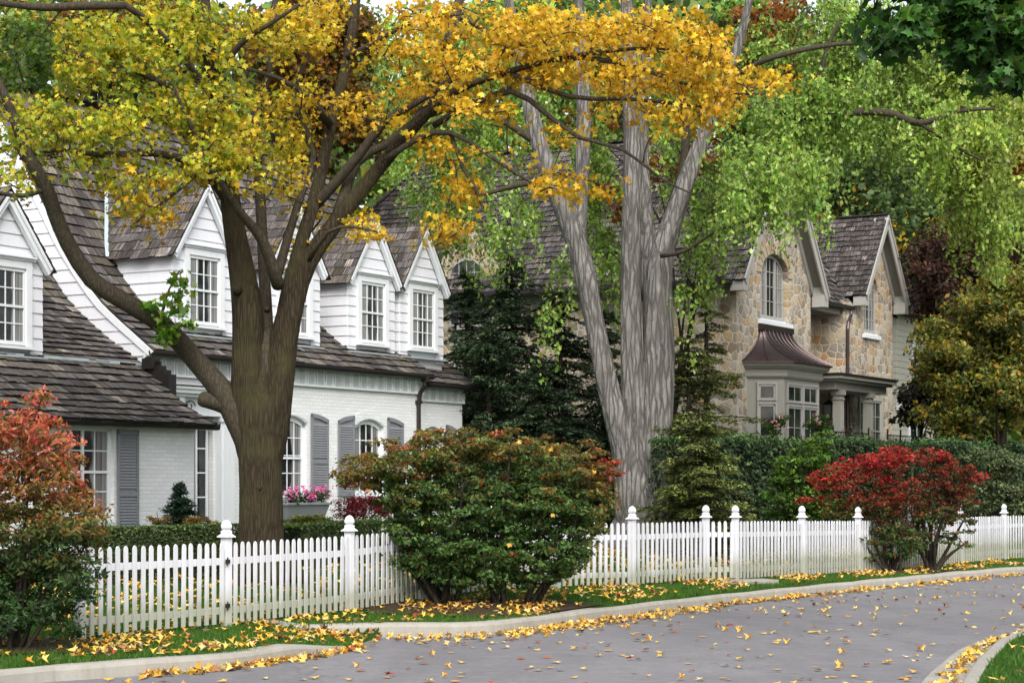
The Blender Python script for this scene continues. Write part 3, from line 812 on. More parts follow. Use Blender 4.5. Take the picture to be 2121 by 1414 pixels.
# rake board follows the flared eave curve
def rake(parent, prof, x0, x1, h=.2, mat='trim', dz=-.03, smax=None):
    mb = MB(); rings = []
    for b, z in prof.p: rings.append([(x0, b, z+dz), (x1, b, z+dz), (x1, b+h*.55, z+dz-h*.4), (x0, b+h*.55, z+dz-h*.4)])
    mb.loft(rings); return mb.build('rake_board', M[mat], parent)
rake(H1, mainp, -.05, .0, .20)
rake(H1, rightp, 11.75, 11.83, .20, dz=-.08)
def roofpart(name, prof, x0, x1, mat='shake', back=True, expo=.25, thick=.0):
    mb = MB(); rings = []
    mbd = MB()
    for b, z in prof.p: rings.append([(x0, b, z-.004), (x1, b, z-.004), (x1, b, z-.07), (x0, b, z-.07)])
    mbd.loft(rings)
    d = None
    shakes(mb, prof.surf(), x1-x0, prof.L[-1], expo, u0=x0)
    o = mb.build(name, M[mat], H1)
    mbd.build('roof_deck', M['deck'], o)
    return o
rm = roofpart('roof', mainp, -.02, 9.72)
mb = MB(); mb.poly([(-.1, 4.3, 9.94), (11.95, 4.3, 9.94), (11.95, 8.8, 4.3), (-.1, 8.8, 4.3)]); 
mb.build('back_slope', M['shake'], rm)
mb = MB(); 
for i in range(44):
    x = -.12+i*.275; mb.beam((x, 4.2, 9.93), (x+.30, 4.2, 9.99), .3, .03, col=(.8,)*3)
mb.build('ridge_cap', M['shake'], rm)
roofpart('roof', rightp, 9.72, 11.92)
# wing
mb = MB()
wall_holes(mb, front(-1.5), -9, -.37, -.2, 2.95, [(-4.0, -2.55, 1.15, 2.78, 0)])
mb.add([(-.37, -1.5, -.2), (-.37, 0, -.2), (-.37, 0, 3.9), (-.37, -1.5, 2.95)], [(0, 1, 2, 3)])
mb.add([(-9, -1.5, -.2), (-9, 7, -.2), (-9, 7, 3.2), (-9, -1.5, 2.95)], [(0, 1, 2, 3)])
mb.build('wing_wall', M['brick'], H1)
roofpart('wing_lower_roof', wingp, -9.1, -.22)
roofpart('wing_upper_roof', wingu, -9.1, -.03, expo=.22)
mb = MB(); mb.poly([(-9.1, 3.3, 7.34), (-.03, 3.3, 7.34), (-.03, 7.2, 3.2), (-9.1, 7.2, 3.2)]); mb.build('back_slope', M['shake'], H1)
mb = MB(); mb.tbox(front(0), -9.1, -.03, .0, .055, 4.0, 4.055); mb.build('flashing', M['flash'], H1)
# dark stepped flashing where wing roof meets the house end
mb = MB()
for i in range(5):
    b = -.18-i*.12; mb.box(-.22, -.012, b-.12, b, 3.62-i*.075, 4.16-i*.085)
mb.box(-.30, -.05, -.42, -.18, 3.93, 4.13)
mb.build('stepped_flashing', M['gutter'], H1)
# gutters and frieze
def gutter(parent, x0, x1, y, z):
    mb = MB(); prof = [(0, 0), (-.02, -.07), (-.07, -.11), (-.13, -.10), (-.15, -.04), (-.15, .01), (-.135, .01), (-.13, -.03), (-.07, -.09), (-.02, -.06)]
    mb.loft([[(x, y+b, z+c) for b, c in prof] for x in (x0, x1)]); return mb.build('gutter', M['gutter'], parent)
gutter(H1, -.1, 9.75, -.17, 4.29); gutter(H1, 9.76, 11.95, .0, 4.12); gutter(H1, -9.1, -.05, -1.72, 2.86)
mb = MB()
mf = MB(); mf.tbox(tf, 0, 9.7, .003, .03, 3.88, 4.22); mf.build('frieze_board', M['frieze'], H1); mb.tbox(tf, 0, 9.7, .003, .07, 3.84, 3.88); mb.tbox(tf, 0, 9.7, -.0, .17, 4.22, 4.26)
x = .12
while x < 9.6:
    mb.tbox(tf, x, x+.035, .03, .055, 3.882, 4.2); mb.tbox(tf, x+.075, x+.11, .03, .055, 3.882, 4.2); x += .33
mb.build('frieze', M['trim'], H1)
mb = MB(); tf2 = front(.18)
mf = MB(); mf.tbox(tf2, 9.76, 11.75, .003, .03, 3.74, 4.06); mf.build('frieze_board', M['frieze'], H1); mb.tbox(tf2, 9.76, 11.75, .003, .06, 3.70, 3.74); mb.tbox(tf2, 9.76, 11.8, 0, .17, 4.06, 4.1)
x = 9.85
while x < 11.7:
    mb.tbox(tf2, x, x+.035, .03, .055, 3.742, 4.04); mb.tbox(tf2, x+.075, x+.11, .03, .055, 3.742, 4.04); x += .33
mb.tbox(tf2, 11.70, 11.78, .003, .065, 3.7, 4.1)
mb.build('frieze', M['trim'], H1)
mb = MB(); mb.tbox(front(-1.5), -9, -.37, .002, .04, 2.72, 2.87); mb.tbox(front(-1.5), -9, -.3, 0, .2, 2.85, 2.87); mb.build('frieze', M['trim'], H1)
# corner pilaster strip at house end
mb = MB(); mb.box(-.04, .10, -.045, -.002, 3.75, 4.28); mb.build('corner_board', M['trim'], H1)
# downspout
mb = MB(); mb.tube([(9.45, -.24, 4.2), (9.45, -.24, 4.05), (9.45, -.10, 3.85), (9.45, -.07, 3.6), (9.45, -.07, .3)], [.05]*5, 8)
mb.box(9.38, 9.52, -.32, -.18, 4.12, 4.26); mb.box(9.39, 9.51, -.13, -.01, 3.62, 3.70)
mb.build('downspout', M['gutter'], H1)
# windows of the ground floor
window(H1, tf, 4.05, 5.20, 1.5, 3.20, 4, 4, rise=.16, casing=0, base=-.12, head=False, sash=.09)
window(H1, tf, 6.98, 8.12, 1.5, 3.20, 4, 4, rise=.16, casing=0, base=-.12, head=False, sash=.09)
window(H1, tf2, 10.0, 10.9, 1.5, 3.12, 3, 4, rise=.14, casing=0, base=-.12, head=False, sash=.09)
window(H1, front(-1.5), -4.0, -2.55, 1.15, 2.78, 4, 4, casing=0, base=-.10, head=False, sash=.09, vsplit=True)
for x0, x1, s in ((5.30, 5.92, 1), (3.35, 3.97, -1), (6.30, 6.90, -1), (8.22, 8.85, 1)):
    shutter(H1, tf, x0, x1, 1.5, 3.27, .12, s)
shutter(H1, tf2, 10.98, 11.4, 1.5, 3.18, .1, 1)
shutter(H1, front(-1.5), -2.50, -1.95, .75, 2.72)
for (a, b, z1) in ((4.05, 5.2, 3.2), (6.98, 8.12, 3.2)):   # soldier-course brick arches
    mb = MB(); mb.tbox(tf, a-.05, b+.05, .001, .004, z1-.10, z1+.04) if False else None
    q0 = [(a-.05+(b-a+.1)*i/16) for i in range(17)]
    for x, x2 in zip(q0[:-1], q0[1:]):
        f = lambda v: z1+.015-.16*((v-(a+b)/2)/((b-a)/2+.05))**2
        mb.loft([[tf(x, .002, f(x)), tf(x, .012, f(x)), tf(x, .012, f(x)+.2), tf(x, .002, f(x)+.2)], [tf(x2, .002, f(x2)), tf(x2, .012, f(x2)), tf(x2, .012, f(x2)+.2), tf(x2, .002, f(x2)+.2)]])
    mb.build('brick_arch', M['brick'], H1)
# entrance surround
mb = MB(); 
for a, b in ((.62, .92), (2.10, 2.55)):
    mb.tbox(tf, a, b, .0, .16, .2, 3.1); mb.tbox(tf, a-.04, b+.04, .0, .20, .2, .55); mb.tbox(tf, a-.03, b+.03, .0, .19, 3.0, 3.1)
    mb.tbox(tf, a+.06, b-.06, .16, .175, .62, 2.9)
mb.tbox(tf, .58, 2.62, .0, .18, 3.1, 3.45); mb.tbox(tf, .5, 2.7, 0, .30, 3.45, 3.52); mb.tbox(tf, .44, 2.78, 0, .38, 3.52, 3.60); mb.tbox(tf, .4, 2.82, 0, .42, 3.60, 3.65)
for a in (.68, 2.2): mb.tbox(tf, a, a+.16, .18, .28, 3.12, 3.44)
sr = mb.build('entrance_surround', M['trim'], H1)
mb = MB(); mb.tbox(tf, .38, 2.84, 0, .44, 3.652, 3.672); mb.build('flashing', M['deck'], sr)
mb = MB(); pts = [(1.05+.16*cos(t)*(1-t/9), -.23, 3.28+.12*sin(t)*(1-t/9)) for t in np.linspace(0, 7, 30)]; mb.tube(pts, [.012]*30, 5); mb.build('scroll_bracket', M['iron'], sr)
window(H1, tf, 1.62, 2.0, .95, 3.0, 1, 4, casing=0, base=-.13, pane='pane_dark', meeting=False, head=False, name='sidelight', mun=.025)
mb = MB(); mb.tbox(tf, .98, 1.58, -.15, -.08, .6, 3.05)
for c, d in ((.8, 1.6), (1.7, 2.9)):
    mb.tbox(tf, 1.06, 1.5, -.08, -.065, c, d)
dr = mb.build('front_door', M['greyshut'], H1)
mb = MB(); mb.tbox(tf, 1.08, 1.11, -.07, -.02, 1.55, 1.62); mb.build('handle', M['iron'], dr)
# dormers
def dormer(ac, bf, z0, zeave, zpeak, roofp, w=1.87, zw=(0, 0), lab=None):
    tfd = front(bf); x0, x1 = ac-w/2, ac+w/2
    mb = MB(); wx0, wx1, wz0, wz1 = ac-.48, ac+.48, *zw
    def iv(z):
        if z <= zeave: return x0, x1
        t = min(1, (z-zeave)/(zpeak-zeave)); return x0+w/2*t, x1-w/2*t
    clap(mb, tfd, z0-.1, zpeak, iv, .225, hole=(wx0-.14, wx1+.14, wz0-.15, wz1+.10))
    for xx, sd in ((x0, side(x0)), (x1, side2(x1))):
        clap(mb, sd, z0-.1, zeave, lambda z: (bf, max(bf, roofp.b(z)+.02)), .225)
    mb.add([tfd(x0, -.03, z0-.3), tfd(x1, -.03, z0-.3), tfd(x1, -.03, zeave), tfd(ac, -.03, zpeak), tfd(x0, -.03, zeave)], [(0, 1, 2, 3, 4)])
    d = mb.build('dormer', M['white'], H1)
    window(d, tfd, wx0, wx1, wz0, wz1, 4, 4, casing=.14, base=.012, sash=.05)
    # rake boards
    sl = np.array([w/2, zpeak-zeave]); L = np.linalg.norm(sl); sl /= L; oh = .13
    mb = MB()
    for s in (-1, 1):
        a = np.array([ac, bf-.09, zpeak-.02]); b = np.array([ac+s*(w/2+oh*sl[0]), bf-.09, zeave-oh*sl[1]-.02])
        mb.beam(a+np.array([0, 0, -.05]), b+np.array([0, 0, -.05]), .09, .15, up=(-s*sl[1], 0, -sl[0]))
        mb.beam(a+np.array([0, -.05, .0]), b+np.array([0, -.05, .0]), .05, .06, up=(-s*sl[1], 0, -sl[0]))
        mb.box(min(ac+s*(w/2), ac+s*(w/2+.06)), max(ac+s*(w/2), ac+s*(w/2+.06)), bf-.05, roofp.b(zeave), zeave-.14, zeave-.02)
    mb.build('rake_board', M['trim'], d)
    # roof
    mb = MB(); mbd = MB(); zr = zpeak+.04
    for s in (-1, 1):
        e = np.array([ac+s*(w/2+oh+.03), bf-.17, zeave-(oh)*sl[1]/sl[0]+.03]); up = np.array([-s*sl[0], 0, sl[1]]); ln = (w/2+oh+.03)/sl[0]
        lenb = roofp.b(min(zr, roofp.p[-1][1]))-bf+.25
        def clipf(u, t, e=e, up=up): 
            p = e+np.array([0, u, 0])+up*t; return p[1] < roofp.b(p[2])+.12
        shakes(mb, plane_surf(e, (0, 1, 0), up), lenb, ln, .225, clip=clipf, t=.026)
        rb = roofp.b(e[2]); r2 = roofp.b(zr); q = e+up*ln
        nrm = np.array([s*sl[1], 0, sl[0]])*-.012
        mbd.add([e+nrm, np.array([e[0], rb+.1, e[2]])+nrm, np.array([q[0], r2+.1, q[2]])+nrm, q+nrm], [(0, 1, 2, 3)])
    ro = mb.build('dormer_roof', M['shake'], d)
    mbd.build('roof_deck', M['deck'], d)
    mb = MB()
    n = int((roofp.b(zr)-bf)/.2)
    for i in range(n):
        y = bf-.18+i*.2
        for s in (-1, 1):
            a = np.array([ac, y, zr+.035]); b = a+np.array([s*sl[0], 0, -sl[1]])*.13
            mb.add([a, a+np.array([0, .23, -.012]), b+np.array([0, .23, -.012]), b], [(0, 1, 2, 3)], (random.uniform(.6, 1.1),)*3)
    mb.build('ridge_cap', M['shake'], d)
    mb = MB()
    for s in (-1,):
        pts = []
        for t in np.linspace(.0, 1, 8):
            z = e[2]+(zr-e[2])*t; x = ac+s*(w/2+oh)*(1-t); b = roofp.b(z); pts.append((x, b, z))
        for p, q in zip(pts[:-1], pts[1:]):
            mb.add([(p[0]-.10, p[1]-.05, p[2]+.035), (p[0]+.03, p[1]-.09, p[2]+.045), (q[0]+.03, q[1]-.09, q[2]+.045), (q[0]-.10, q[1]-.05, q[2]+.035)], [(0, 1, 2, 3)])
    mb.build('flashing', M['flash'], d); mb = MB(); mb.tbox(tfd, x0-.03, x1+.03, 0, .12, z0-.02, z0+.01)
    mb.build('flashing', M['flash'], d)
    return d
def afor(D): return (D-37.97-.35*.506)/.862
for Dc in (40.0, 42.62, 45.15, 46.95):
    rp = mainp if Dc < 46.5 else rightp
    a = afor(Dc)
    dormer(a, .35, 4.72, 6.42, 7.76, rp, 1.87, (4.95, 6.32))
dormer((34.8-37.97)/.862, .02, 4.0, 5.70, 6.85, wingu, 1.87, (4.2, 5.55))
# ---------------------------------------------------------------- stone house
H2 = empty('stone_house', (6.17, 54.8, 0), 'fieldstone house with steep shingled gables, arched windows and a bronze bay roof', 'house', HANG, local=True)
def gable_wall(mb, c, hw, zb, ze, zp, hole, zs):
    tf = front(0.0); sl = (zp-ze)/hw; hs_ = (zp-zs)/sl
    wall_holes(mb, tf, c-hs_, c+hs_, zb, zs, [hole], .2)
    for s in (-1, 1):
        mb.add([(c+s*hw, 0, zb), (c+s*hs_, 0, zb), (c+s*hs_, 0, ze), (c+s*hw, 0, ze)], [(0, 1, 2, 3)])
        mb.add([(c+s*hw, 0, ze), (c+s*hs_, 0, ze), (c+s*hs_, 0, zs)], [(0, 1, 2)])
    mb.add([(c-hs_, 0, zs), (c+hs_, 0, zs), (c, 0, zp)], [(0, 1, 2)])
G1 = dict(c=2.72, hw=2.72, ze=7.45, zp=10.75); G2 = dict(c=10.4, hw=2.2, ze=7.45, zp=10.1)
mb = MB()
gable_wall(mb, 2.72, 2.72, .8, 7.80, 11.6, (1.70, 3.70, 6.42, 8.36, .62), 8.45)
gable_wall(mb, 11.0, 1.6, .8, 8.1, 10.25, (9.95, 11.15, 6.55, 8.45, .5), 8.55)
mb.add([(8.2, 0, .8), (9.4, 0, .8), (9.4, 0, 7.45), (8.2, 0, 7.45)], [(0, 1, 2, 3)])
for pts in ([(0, 0), (0, .45)], [(0, .45), (-.35, .45)], [(-.35, .45), (-.35, 15)], [(5.44, 0), (5.44, 1.0)], [(8.2, 0), (8.2, 1.0)], [(12.6, 0), (12.6, 14)], [(5.44, 1.0), (8.2, 1.0)], [(-.35, 15), (12.6, 15)]):
    (a, b), (c, d) = pts
    mb.add([(a, b, .8), (c, d, .8), (c, d, 7.5), (a, b, 7.5)], [(0, 1, 2, 3)])
sw = mb.build('stone_wall', M['stone'], H2)
mb = MB()   # wall dormer on the long side, with its arched window
tfs = side(-.36)
cB = 8.45
mb.add([tfs(cB-1.5, .06, .8), tfs(cB+1.5, .06, .8), tfs(cB+1.5, .06, 7.6), tfs(cB, .06, 9.6), tfs(cB-1.5, .06, 7.6)], [(0, 1, 2, 3, 4)])
for s in (-1.5, 1.5): mb.add([tfs(cB+s, .06, .8), tfs(cB+s, -1.8, .8), tfs(cB+s, -1.8, 7.6), tfs(cB+s, .06, 7.6)], [(0, 1, 2, 3)])
mb.build('side_gable', M['stone'], H2)
def voussoirs(parent, tf, x0, x1, zs, rise, n=13, d=.3, base=0.0):
    mb = MB(); cx = (x0+x1)/2; hw = (x1-x0)/2
    cols = [(.42, .33, .22), (.46, .38, .27), (.38, .28, .17), (.45, .40, .32)]
    for i in range(n):
        t0, t1 = pi*(i+.06)/n, pi*(i+.94)/n
        q = lambda t, e: (cx-(hw+e)*cos(t), zs+(rise+e)*sin(t))
        c = [q(t0, 0), q(t1, 0), q(t1, d), q(t0, d)]
        mb.loft([[tf(h, base-.02, z) for h, z in c], [tf(h, base+.035, z) for h, z in c]], random.choice(cols))
    m = M['vous']; return mb.build('stone_arch', m, parent)
def m_vcol(name, bumpn=.5):
    m, nt, out = newmat(name); k = N(nt); o = k.obj()
    a = k.n('Attribute', attribute_name='Col').outputs['Color']; n = k.noise(o, 9, 5, .7)
    k.bsdf(out, k.mix(k.math('MULTIPLY', n, .6), a, (.2, .16, .11)), .85, k.bump(n, bumpn, .02), .2); return m
M['vous'] = m_vcol('arch_stone')
voussoirs(H2, front(0), 1.70, 3.70, 7.74, .62)
voussoirs(H2, front(0), 9.95, 11.15, 7.95, .5, 9, .26)
voussoirs(H2, tfs, cB-.6, cB+.6, 7.9, .55, 9, .26, .06)
window(H2, front(0), 1.74, 3.66, 6.5, 8.34, 6, 4, rise=.61, casing=0, base=-.17, frame='taupel', meeting=False, head=False, sash=.07, mun=.022, headmat='trim', pane='pane')
window(H2, front(0), 9.98, 11.12, 6.62, 8.43, 4, 5, rise=.49, casing=0, base=-.09, frame='taupel', meeting=False, head=False, sash=.07, mun=.022, headmat='trim', pane='pane', vsplit=True)
window(H2, tfs, cB-.6, cB+.6, 6.4, 8.44, 4, 5, rise=.54, casing=0, base=.06, frame='taupel', meeting=False, head=False, sash=.07, pane='pane_dark')
for x0, x1, z in ((1.5, 3.9, 6.42), (9.8, 11.3, 6.55)):
    mb = MB(); mb.tbox(front(0), x0, x1, -.19, .09, z-.13, z-.002); mb.build('stone_sill', M['trim'], H2, bevel=.01)
# small casement bars that split the big window into three lights
mb = MB()
for x in (2.38, 3.02): mb.tbox(front(0), x-.03, x+.03, -.17, -.12, 6.55, 8.28)
mb.build('mullion', M['taupel'], H2)
# main roof, steep hips up to a short flat
PIT = 1.28; EA0, EA1, EB0, EB1, EZ, TZ = -.85, 13.1, .05, 15.6, 7.33, 12.0
ins = (TZ-EZ)/PIT; L = sqrt(ins**2+(TZ-EZ)**2)
def hipface(mb, O, U, ulen, inward, cut=None):
    up = np.array([inward[0], inward[1], PIT], float); up /= np.linalg.norm(up)
    def clip(u, t):
        r = t*ins/L
        if cut and r < .62 and any(a_ < u < b_ for a_, b_ in cut): return False
        return r-.1 < u < ulen-r+.1
    shakes(mb, plane_surf(O, U, up), ulen, L, .215, wr=(.10, .24), t=.045, clip=clip)
mb = MB()
hipface(mb, (EA0, EB0, EZ), (1, 0, 0), EA1-EA0, (0, 1), [(-EA0-.05, 5.6-EA0), (9.0-EA0, 12.75-EA0)])
hipface(mb, (EA0, EB1, EZ), (0, -1, 0), EB1-EB0, (1, 0))
ro = mb.build('roof', M['shake2'], H2)
mb = MB(); a, b, c, d = EA0, EA1, EB0, EB1; i_ = ins; z0, z1 = EZ-.02, TZ-.02; c_in = .5
zc = z0+(c_in-c)*PIT
mb.add([(a+c_in-c, c_in, zc), (b-c_in+c, c_in, zc), (b, d, z0), (a, d, z0), (a+i_, c+i_, z1), (b-i_, c+i_, z1), (b-i_, d-i_, z1), (a+i_, d-i_, z1)], [(0, 1, 5, 4), (1, 2, 6, 5), (2, 3, 7, 6), (3, 0, 4, 7), (4, 5, 6, 7), (0, 3, 2, 1)])
mb.add([(5.5, c+.01, z0), (8.95, c+.01, z0), (8.95, c_in, zc), (5.5, c_in, zc)], [(0, 1, 2, 3)])
mb.build('roof_deck', M['deck'], ro)
mb = MB()
for (p, q) in (((a, c, EZ+.03), (a+i_, c+i_, TZ+.04)), ((b, c, EZ+.03), (b-i_, c+i_, TZ+.04)), ((a, d, EZ+.03), (a+i_, d-i_, TZ+.04)), ((a+i_, c+i_, TZ+.03), (a+i_, d-i_, TZ+.03)), ((a+i_, c+i_, TZ+.03), (b-i_, c+i_, TZ+.03))):
    p, q = np.array(p), np.array(q); n = int(np.linalg.norm(q-p)/.26)
    for j in range(n):
        s, e = p+(q-p)*j/n, p+(q-p)*(j+1.1)/n
        mb.beam(s+np.array([0, 0, .03]), e, .24, .03, col=(random.uniform(.7, 1.3),)*3)
mb.build('hip_cap', M['shake2'], ro)
mb = MB(); a, b, c, d = EA0, EA1, EB0, EB1
mb.box(a+.06, b-.06, .5, d-.06, EZ-.10, EZ-.03); mb.box(5.46, 9.0, c+.03, .49, EZ-.11, EZ-.035); mb.box(a+.45, -.36, c+.4, d-.5, EZ-.35, EZ-.10)
mb.box(5.46, 8.18, .12, .98, EZ-.3, EZ-.1)
mb.build('soffit', M['greysoffit'], H2)
def gutt2(pts):
    mb = MB(); p, q = [np.array(x, float) for x in pts]
    mb.beam(p, q, .14, .12); return mb.build('gutter', M['gutter'], H2)
gutt2([(EA0-.07, EB0, EZ-.04), (EA0-.07, EB1, EZ-.04)]); gutt2([(5.8, EB0-.06, EZ-.05), (8.95, EB0-.06, EZ-.05)]); gutt2([(EA0-.1, EB0-.06, EZ-.04), (-.1, EB0-.06, EZ-.04)])
def gable_roof(c, hw, ze, zp, depth, oh=.42, fo=.42):
    sl = np.array([hw, zp-ze]); sl = sl/np.linalg.norm(sl); zr = zp+.16; ln = (hw+oh)/sl[0]
    mb = MB(); mbd = MB(); mbb = MB(); mbs = MB()
    for s in (-1, 1):
        up = np.array([-s*sl[0], 0, sl[1]]); q = np.array([c, -fo, zr]); e = q-up*ln; nrm = np.array([s*sl[1], 0, sl[0]])
        def clipg(u, t, e=e, up=up):
            p = e+np.array([0, u, 0])+up*t
            zm = EZ+min((p[1]-EB0), (p[0]-EA0))*PIT
            return p[2] > min(zm, TZ)-.12
        shakes(mb, plane_surf(e, (0, 1, 0), up), depth+fo, ln, .215, wr=(.10, .24), t=.045, clip=clipg)
        r0, r1 = e-nrm*.02, q-nrm*.02; D_ = np.array([0, depth+fo, 0]); T_ = -nrm*.07
        def zint(p): # where the slope meets the main roof
            return max(.0, min(depth+fo, (p[2]-EZ)/PIT+EB0+fo+.15))
        b0, b1 = zint(e), zint(q)
        if c < 5: b1 = depth+fo-.3 if False else zint(q)
        mbd.add([r0, r0+np.array([0, b0, 0]), r1+np.array([0, b1, 0]), r1], [(0, 1, 2, 3)])
        mbs.add([e-nrm*.12, e-nrm*.12+np.array([0, fo-.003, 0]), q-nrm*.12+np.array([0, fo-.003, 0]), q-nrm*.12], [(0, 1, 2, 3)])
        # barge board and trim fillet
        A, B = q-nrm*.13, e-nrm*.13
        mbb.beam(A+np.array([0, .02, 0]), B+np.array([0, .02, 0]), .05, .24, up=nrm)
        mbb.beam(A+nrm*.10+np.array([0, -.02, 0]), B+nrm*.10+np.array([0, -.02, 0]), .05, .07, up=nrm)
        # inner frieze against the wall
        mbb.beam(q-nrm*.20+np.array([0, fo-.035, 0]), e-nrm*.20+np.array([0, fo-.035, 0]), .05, .16, up=nrm)
        # boxed return at the foot of the rake
        x = e[0]; w = .34; x0, x1 = sorted((x+s*.0, x-s*w))
        mbb.add([(x0, -fo+.02, e[2]-.32), (x1, -fo+.02, e[2]-.32), (x1, .0-.004, e[2]-.32), (x0, -.004, e[2]-.32), (x0, -fo+.02, e[2]-.05+(.0 if s < 0 else w*sl[1]/sl[0])), (x1, -fo+.02, e[2]-.05+(w*sl[1]/sl[0] if s < 0 else 0)), (x1, -.004, e[2]-.05+(w*sl[1]/sl[0] if s < 0 else 0)), (x0, -.004, e[2]-.05+(.0 if s < 0 else w*sl[1]/sl[0]))],
                [(0, 1, 5, 4), (1, 2, 6, 5), (2, 3, 7, 6), (3, 0, 4, 7), (0, 3, 2, 1), (4, 5, 6, 7)])
    o = mb.build('gable_roof', M['shake2'], H2); mbd.build('roof_deck', M['deck'], o); mbs.build('soffit', M['greysoffit'], o); mbb.build('barge_board', M['taupel'], o)
    mb = MB()
    for i in range(int((depth*.55+fo)/.22)):
        y = -fo-.02+i*.22; mb.beam((c, y, zr+.05), (c, y+.24, zr+.035), .2, .03, col=(random.uniform(.7, 1.2),)*3)
    mb.build('ridge_cap', M['shake2'], o)
gable_roof(2.72, 2.72, 7.80, 11.6, 4.4)
gable_roof(11.0, 1.6, 8.1, 10.25, 3.4)
mb = MB(); mb.beam((8.95, .06, 7.42), (10.7, 2.2, 9.95), .14, .03, up=(0, -.7, .7)); mb.build('valley_flashing', M['taupe'], H2)
# downspout in the recess
mb = MB(); mb.tube([(8.75, -.02, 7.25), (8.7, -.04, 7.05), (8.4, -.07, 6.8), (8.34, -.07, 6.6), (8.34, -.07, 1)], [.055]*5, 8); mb.build('downspout', M['copper'], H2)
# bay with bronze flared roof
BA0, BA1, BP, CH = .75, 4.45, .88, .55
foot = [(BA0, 0), (BA0+CH, -BP), (BA1-CH, -BP), (BA1, 0)]
mb = MB()
pr = lambda z, e=0: [(BA0-e, -.002, z), (BA0+CH-e*.4, -BP-e, z), (BA1-CH+e*.4, -BP-e, z), (BA1+e, -.002, z)]
mb.loft([pr(.9), pr(4.72)]); mb.loft([pr(4.72, .05), pr(4.78, .10), pr(4.95, .10), pr(5.0, .2), pr(5.06, .28), pr(5.16, .30)])
bay = mb.build('bay_window', M['taupe'], H2)
def tfline(p0, p1):
    p0, p1 = np.array(p0, float), np.array(p1, float); d = (p1-p0)/np.linalg.norm(p1-p0); n = np.array([d[1], -d[0]])
    return (lambda h, o, z: (*(p0+d*h+n*o), z)), np.linalg.norm(p1-p0)
tfb, Lb = tfline(foot[0], foot[1])
window(bay, tfb, .32, .78, 2.2, 4.0, 1, 2, casing=.05, base=.01, frame='taupel', head=False, pane='pane_dark', meeting=False)
window(bay, tfb, .32, .78, 4.10, 4.55, 1, 1, casing=.05, base=.01, frame='taupel', head=False, pane='pane_dark', meeting=False, sill=False)
tfb, Lb = tfline(foot[1], foot[2])
for s in (0, 1):
    x = .16+s*1.17
    window(bay, tfb, x, x+1.05, 2.2, 3.95, 2, 3, casing=.05, base=.01, frame='taupel', head=False, pane='pane_dark', meeting=False)
    window(bay, tfb, x, x+1.05, 4.05, 4.55, 2, 1, casing=.05, base=.01, frame='taupel', head=False, pane='pane_dark', meeting=False, sill=False)
tfb, Lb = tfline(foot[2], foot[3])
window(bay, tfb, .25, .75, 2.2, 4.0, 1, 3, casing=.05, base=.01, frame='taupel', head=False, pane='pane_dark', meeting=False)
top = [(1.55, -.05, 6.12), (1.62, -.14, 6.12), (3.62, -.14, 6.12), (3.70, -.05, 6.12)]
bot = pr(5.17, .36)
rings = []
for t in np.linspace(0, 1, 15):
    wv = t**2.0*.85+.15*t; rings.append([tuple(np.array([*(np.array(a[:2])*(1-wv)+np.array(b[:2])*wv), 6.12+(5.17-6.12)*t])) for a, b in zip(top, bot)])
mb = MB(); mb.loft([rings[-1], *reversed(rings[:-1])] if False else rings, cap=False)
mb.loft([bot, [(x, y, 5.13) for x, y, z in bot]])
mb.box(1.5, 3.75, -.17, -.002, 6.11, 6.28)
mr = mb.build('metal_roof', M['copper'], bay)
mb = MB()
def ribline(i, f):
    return [np.array(r[i])*(1-f)+np.array(r[i+1])*f for r in rings]
for i, fs in ((0, (0, .5)), (1, (0, .14, .28, .42, .56, .70, .85, 1)), (2, (.5, 1))):
    for f in fs:
        q = ribline(i, f); mb.tube([p+np.array([0, -.012, .02]) for p in q], [.018]*len(q), 4)
mb.build('standing_seam', M['copper'], mr)
# porch
mb = MB()
mb.box(4.75, 9.1, -1.05, .98, 4.55, 4.78); mb.box(4.6, 9.25, -1.2, 1.0, 4.78, 4.86); mb.box(4.5, 9.35, -1.3, 1.0, 4.86, 4.96)
po = mb.build('porch_entablature', M['taupe'], H2, bevel=.01)
mb = MB(); mb.box(4.46, 9.39, -1.34, 1.0, 4.963, 5.02); mb.build('porch_roof', M['gutter'], po)
for A in (5.25, 7.75):
    for B in (-.95,):
        mb = MB(); mb.box(A-.125, A+.125, B-.125, B+.125, 1.2, 4.40); mb.box(A-.15, A+.15, B-.15, B+.15, 4.26, 4.30); mb.box(A-.17, A+.17, B-.17, B+.17, 4.40, 4.55); mb.box(A-.16, A+.16, B-.16, B+.16, 1.2, 2.2)
        mb.box(A-.135, A+.135, B-.135, B+.135, 3.20, 3.25)
        c_ = mb.build('porch_column', M['taupe'], H2)
        mb = MB()
        for z0, z1 in ((2.4, 3.1), (3.38, 4.15)):
            for (tfx) in (front(B-.127), ):
                mb.tbox(tfx, A-.08, A+.08, 0, .012, z0, z0+.03); mb.tbox(tfx, A-.08, A+.08, 0, .012, z1-.03, z1); mb.tbox(tfx, A-.08, A-.055, 0, .012, z0, z1); mb.tbox(tfx, A+.055, A+.08, 0, .012, z0, z1)
        mb.build('column_panel', M['taupel'], c_)
mb = MB(); mb.tbox(front(1.0), 6.0, 7.3, .003, .09, 1.9, 4.3); od = mb.build('door', M['greysoffit'], H2)
mb = MB(); mb.tbox(front(1.0), 6.25, 7.05, .1, .12, 2.6, 4.0); mb.build('pane', M['pane_dark'], od)
window(H2, front(0), 9.5, 11.4, 2.5, 4.45, 4, 4, casing=.1, base=.01, frame='taupel', head=False, pane='pane_dark')
lt = empty('hanging_lantern', (0, 0, 0), 'black iron lantern with glass panes hanging under the stone house porch', 'lantern', local=True)
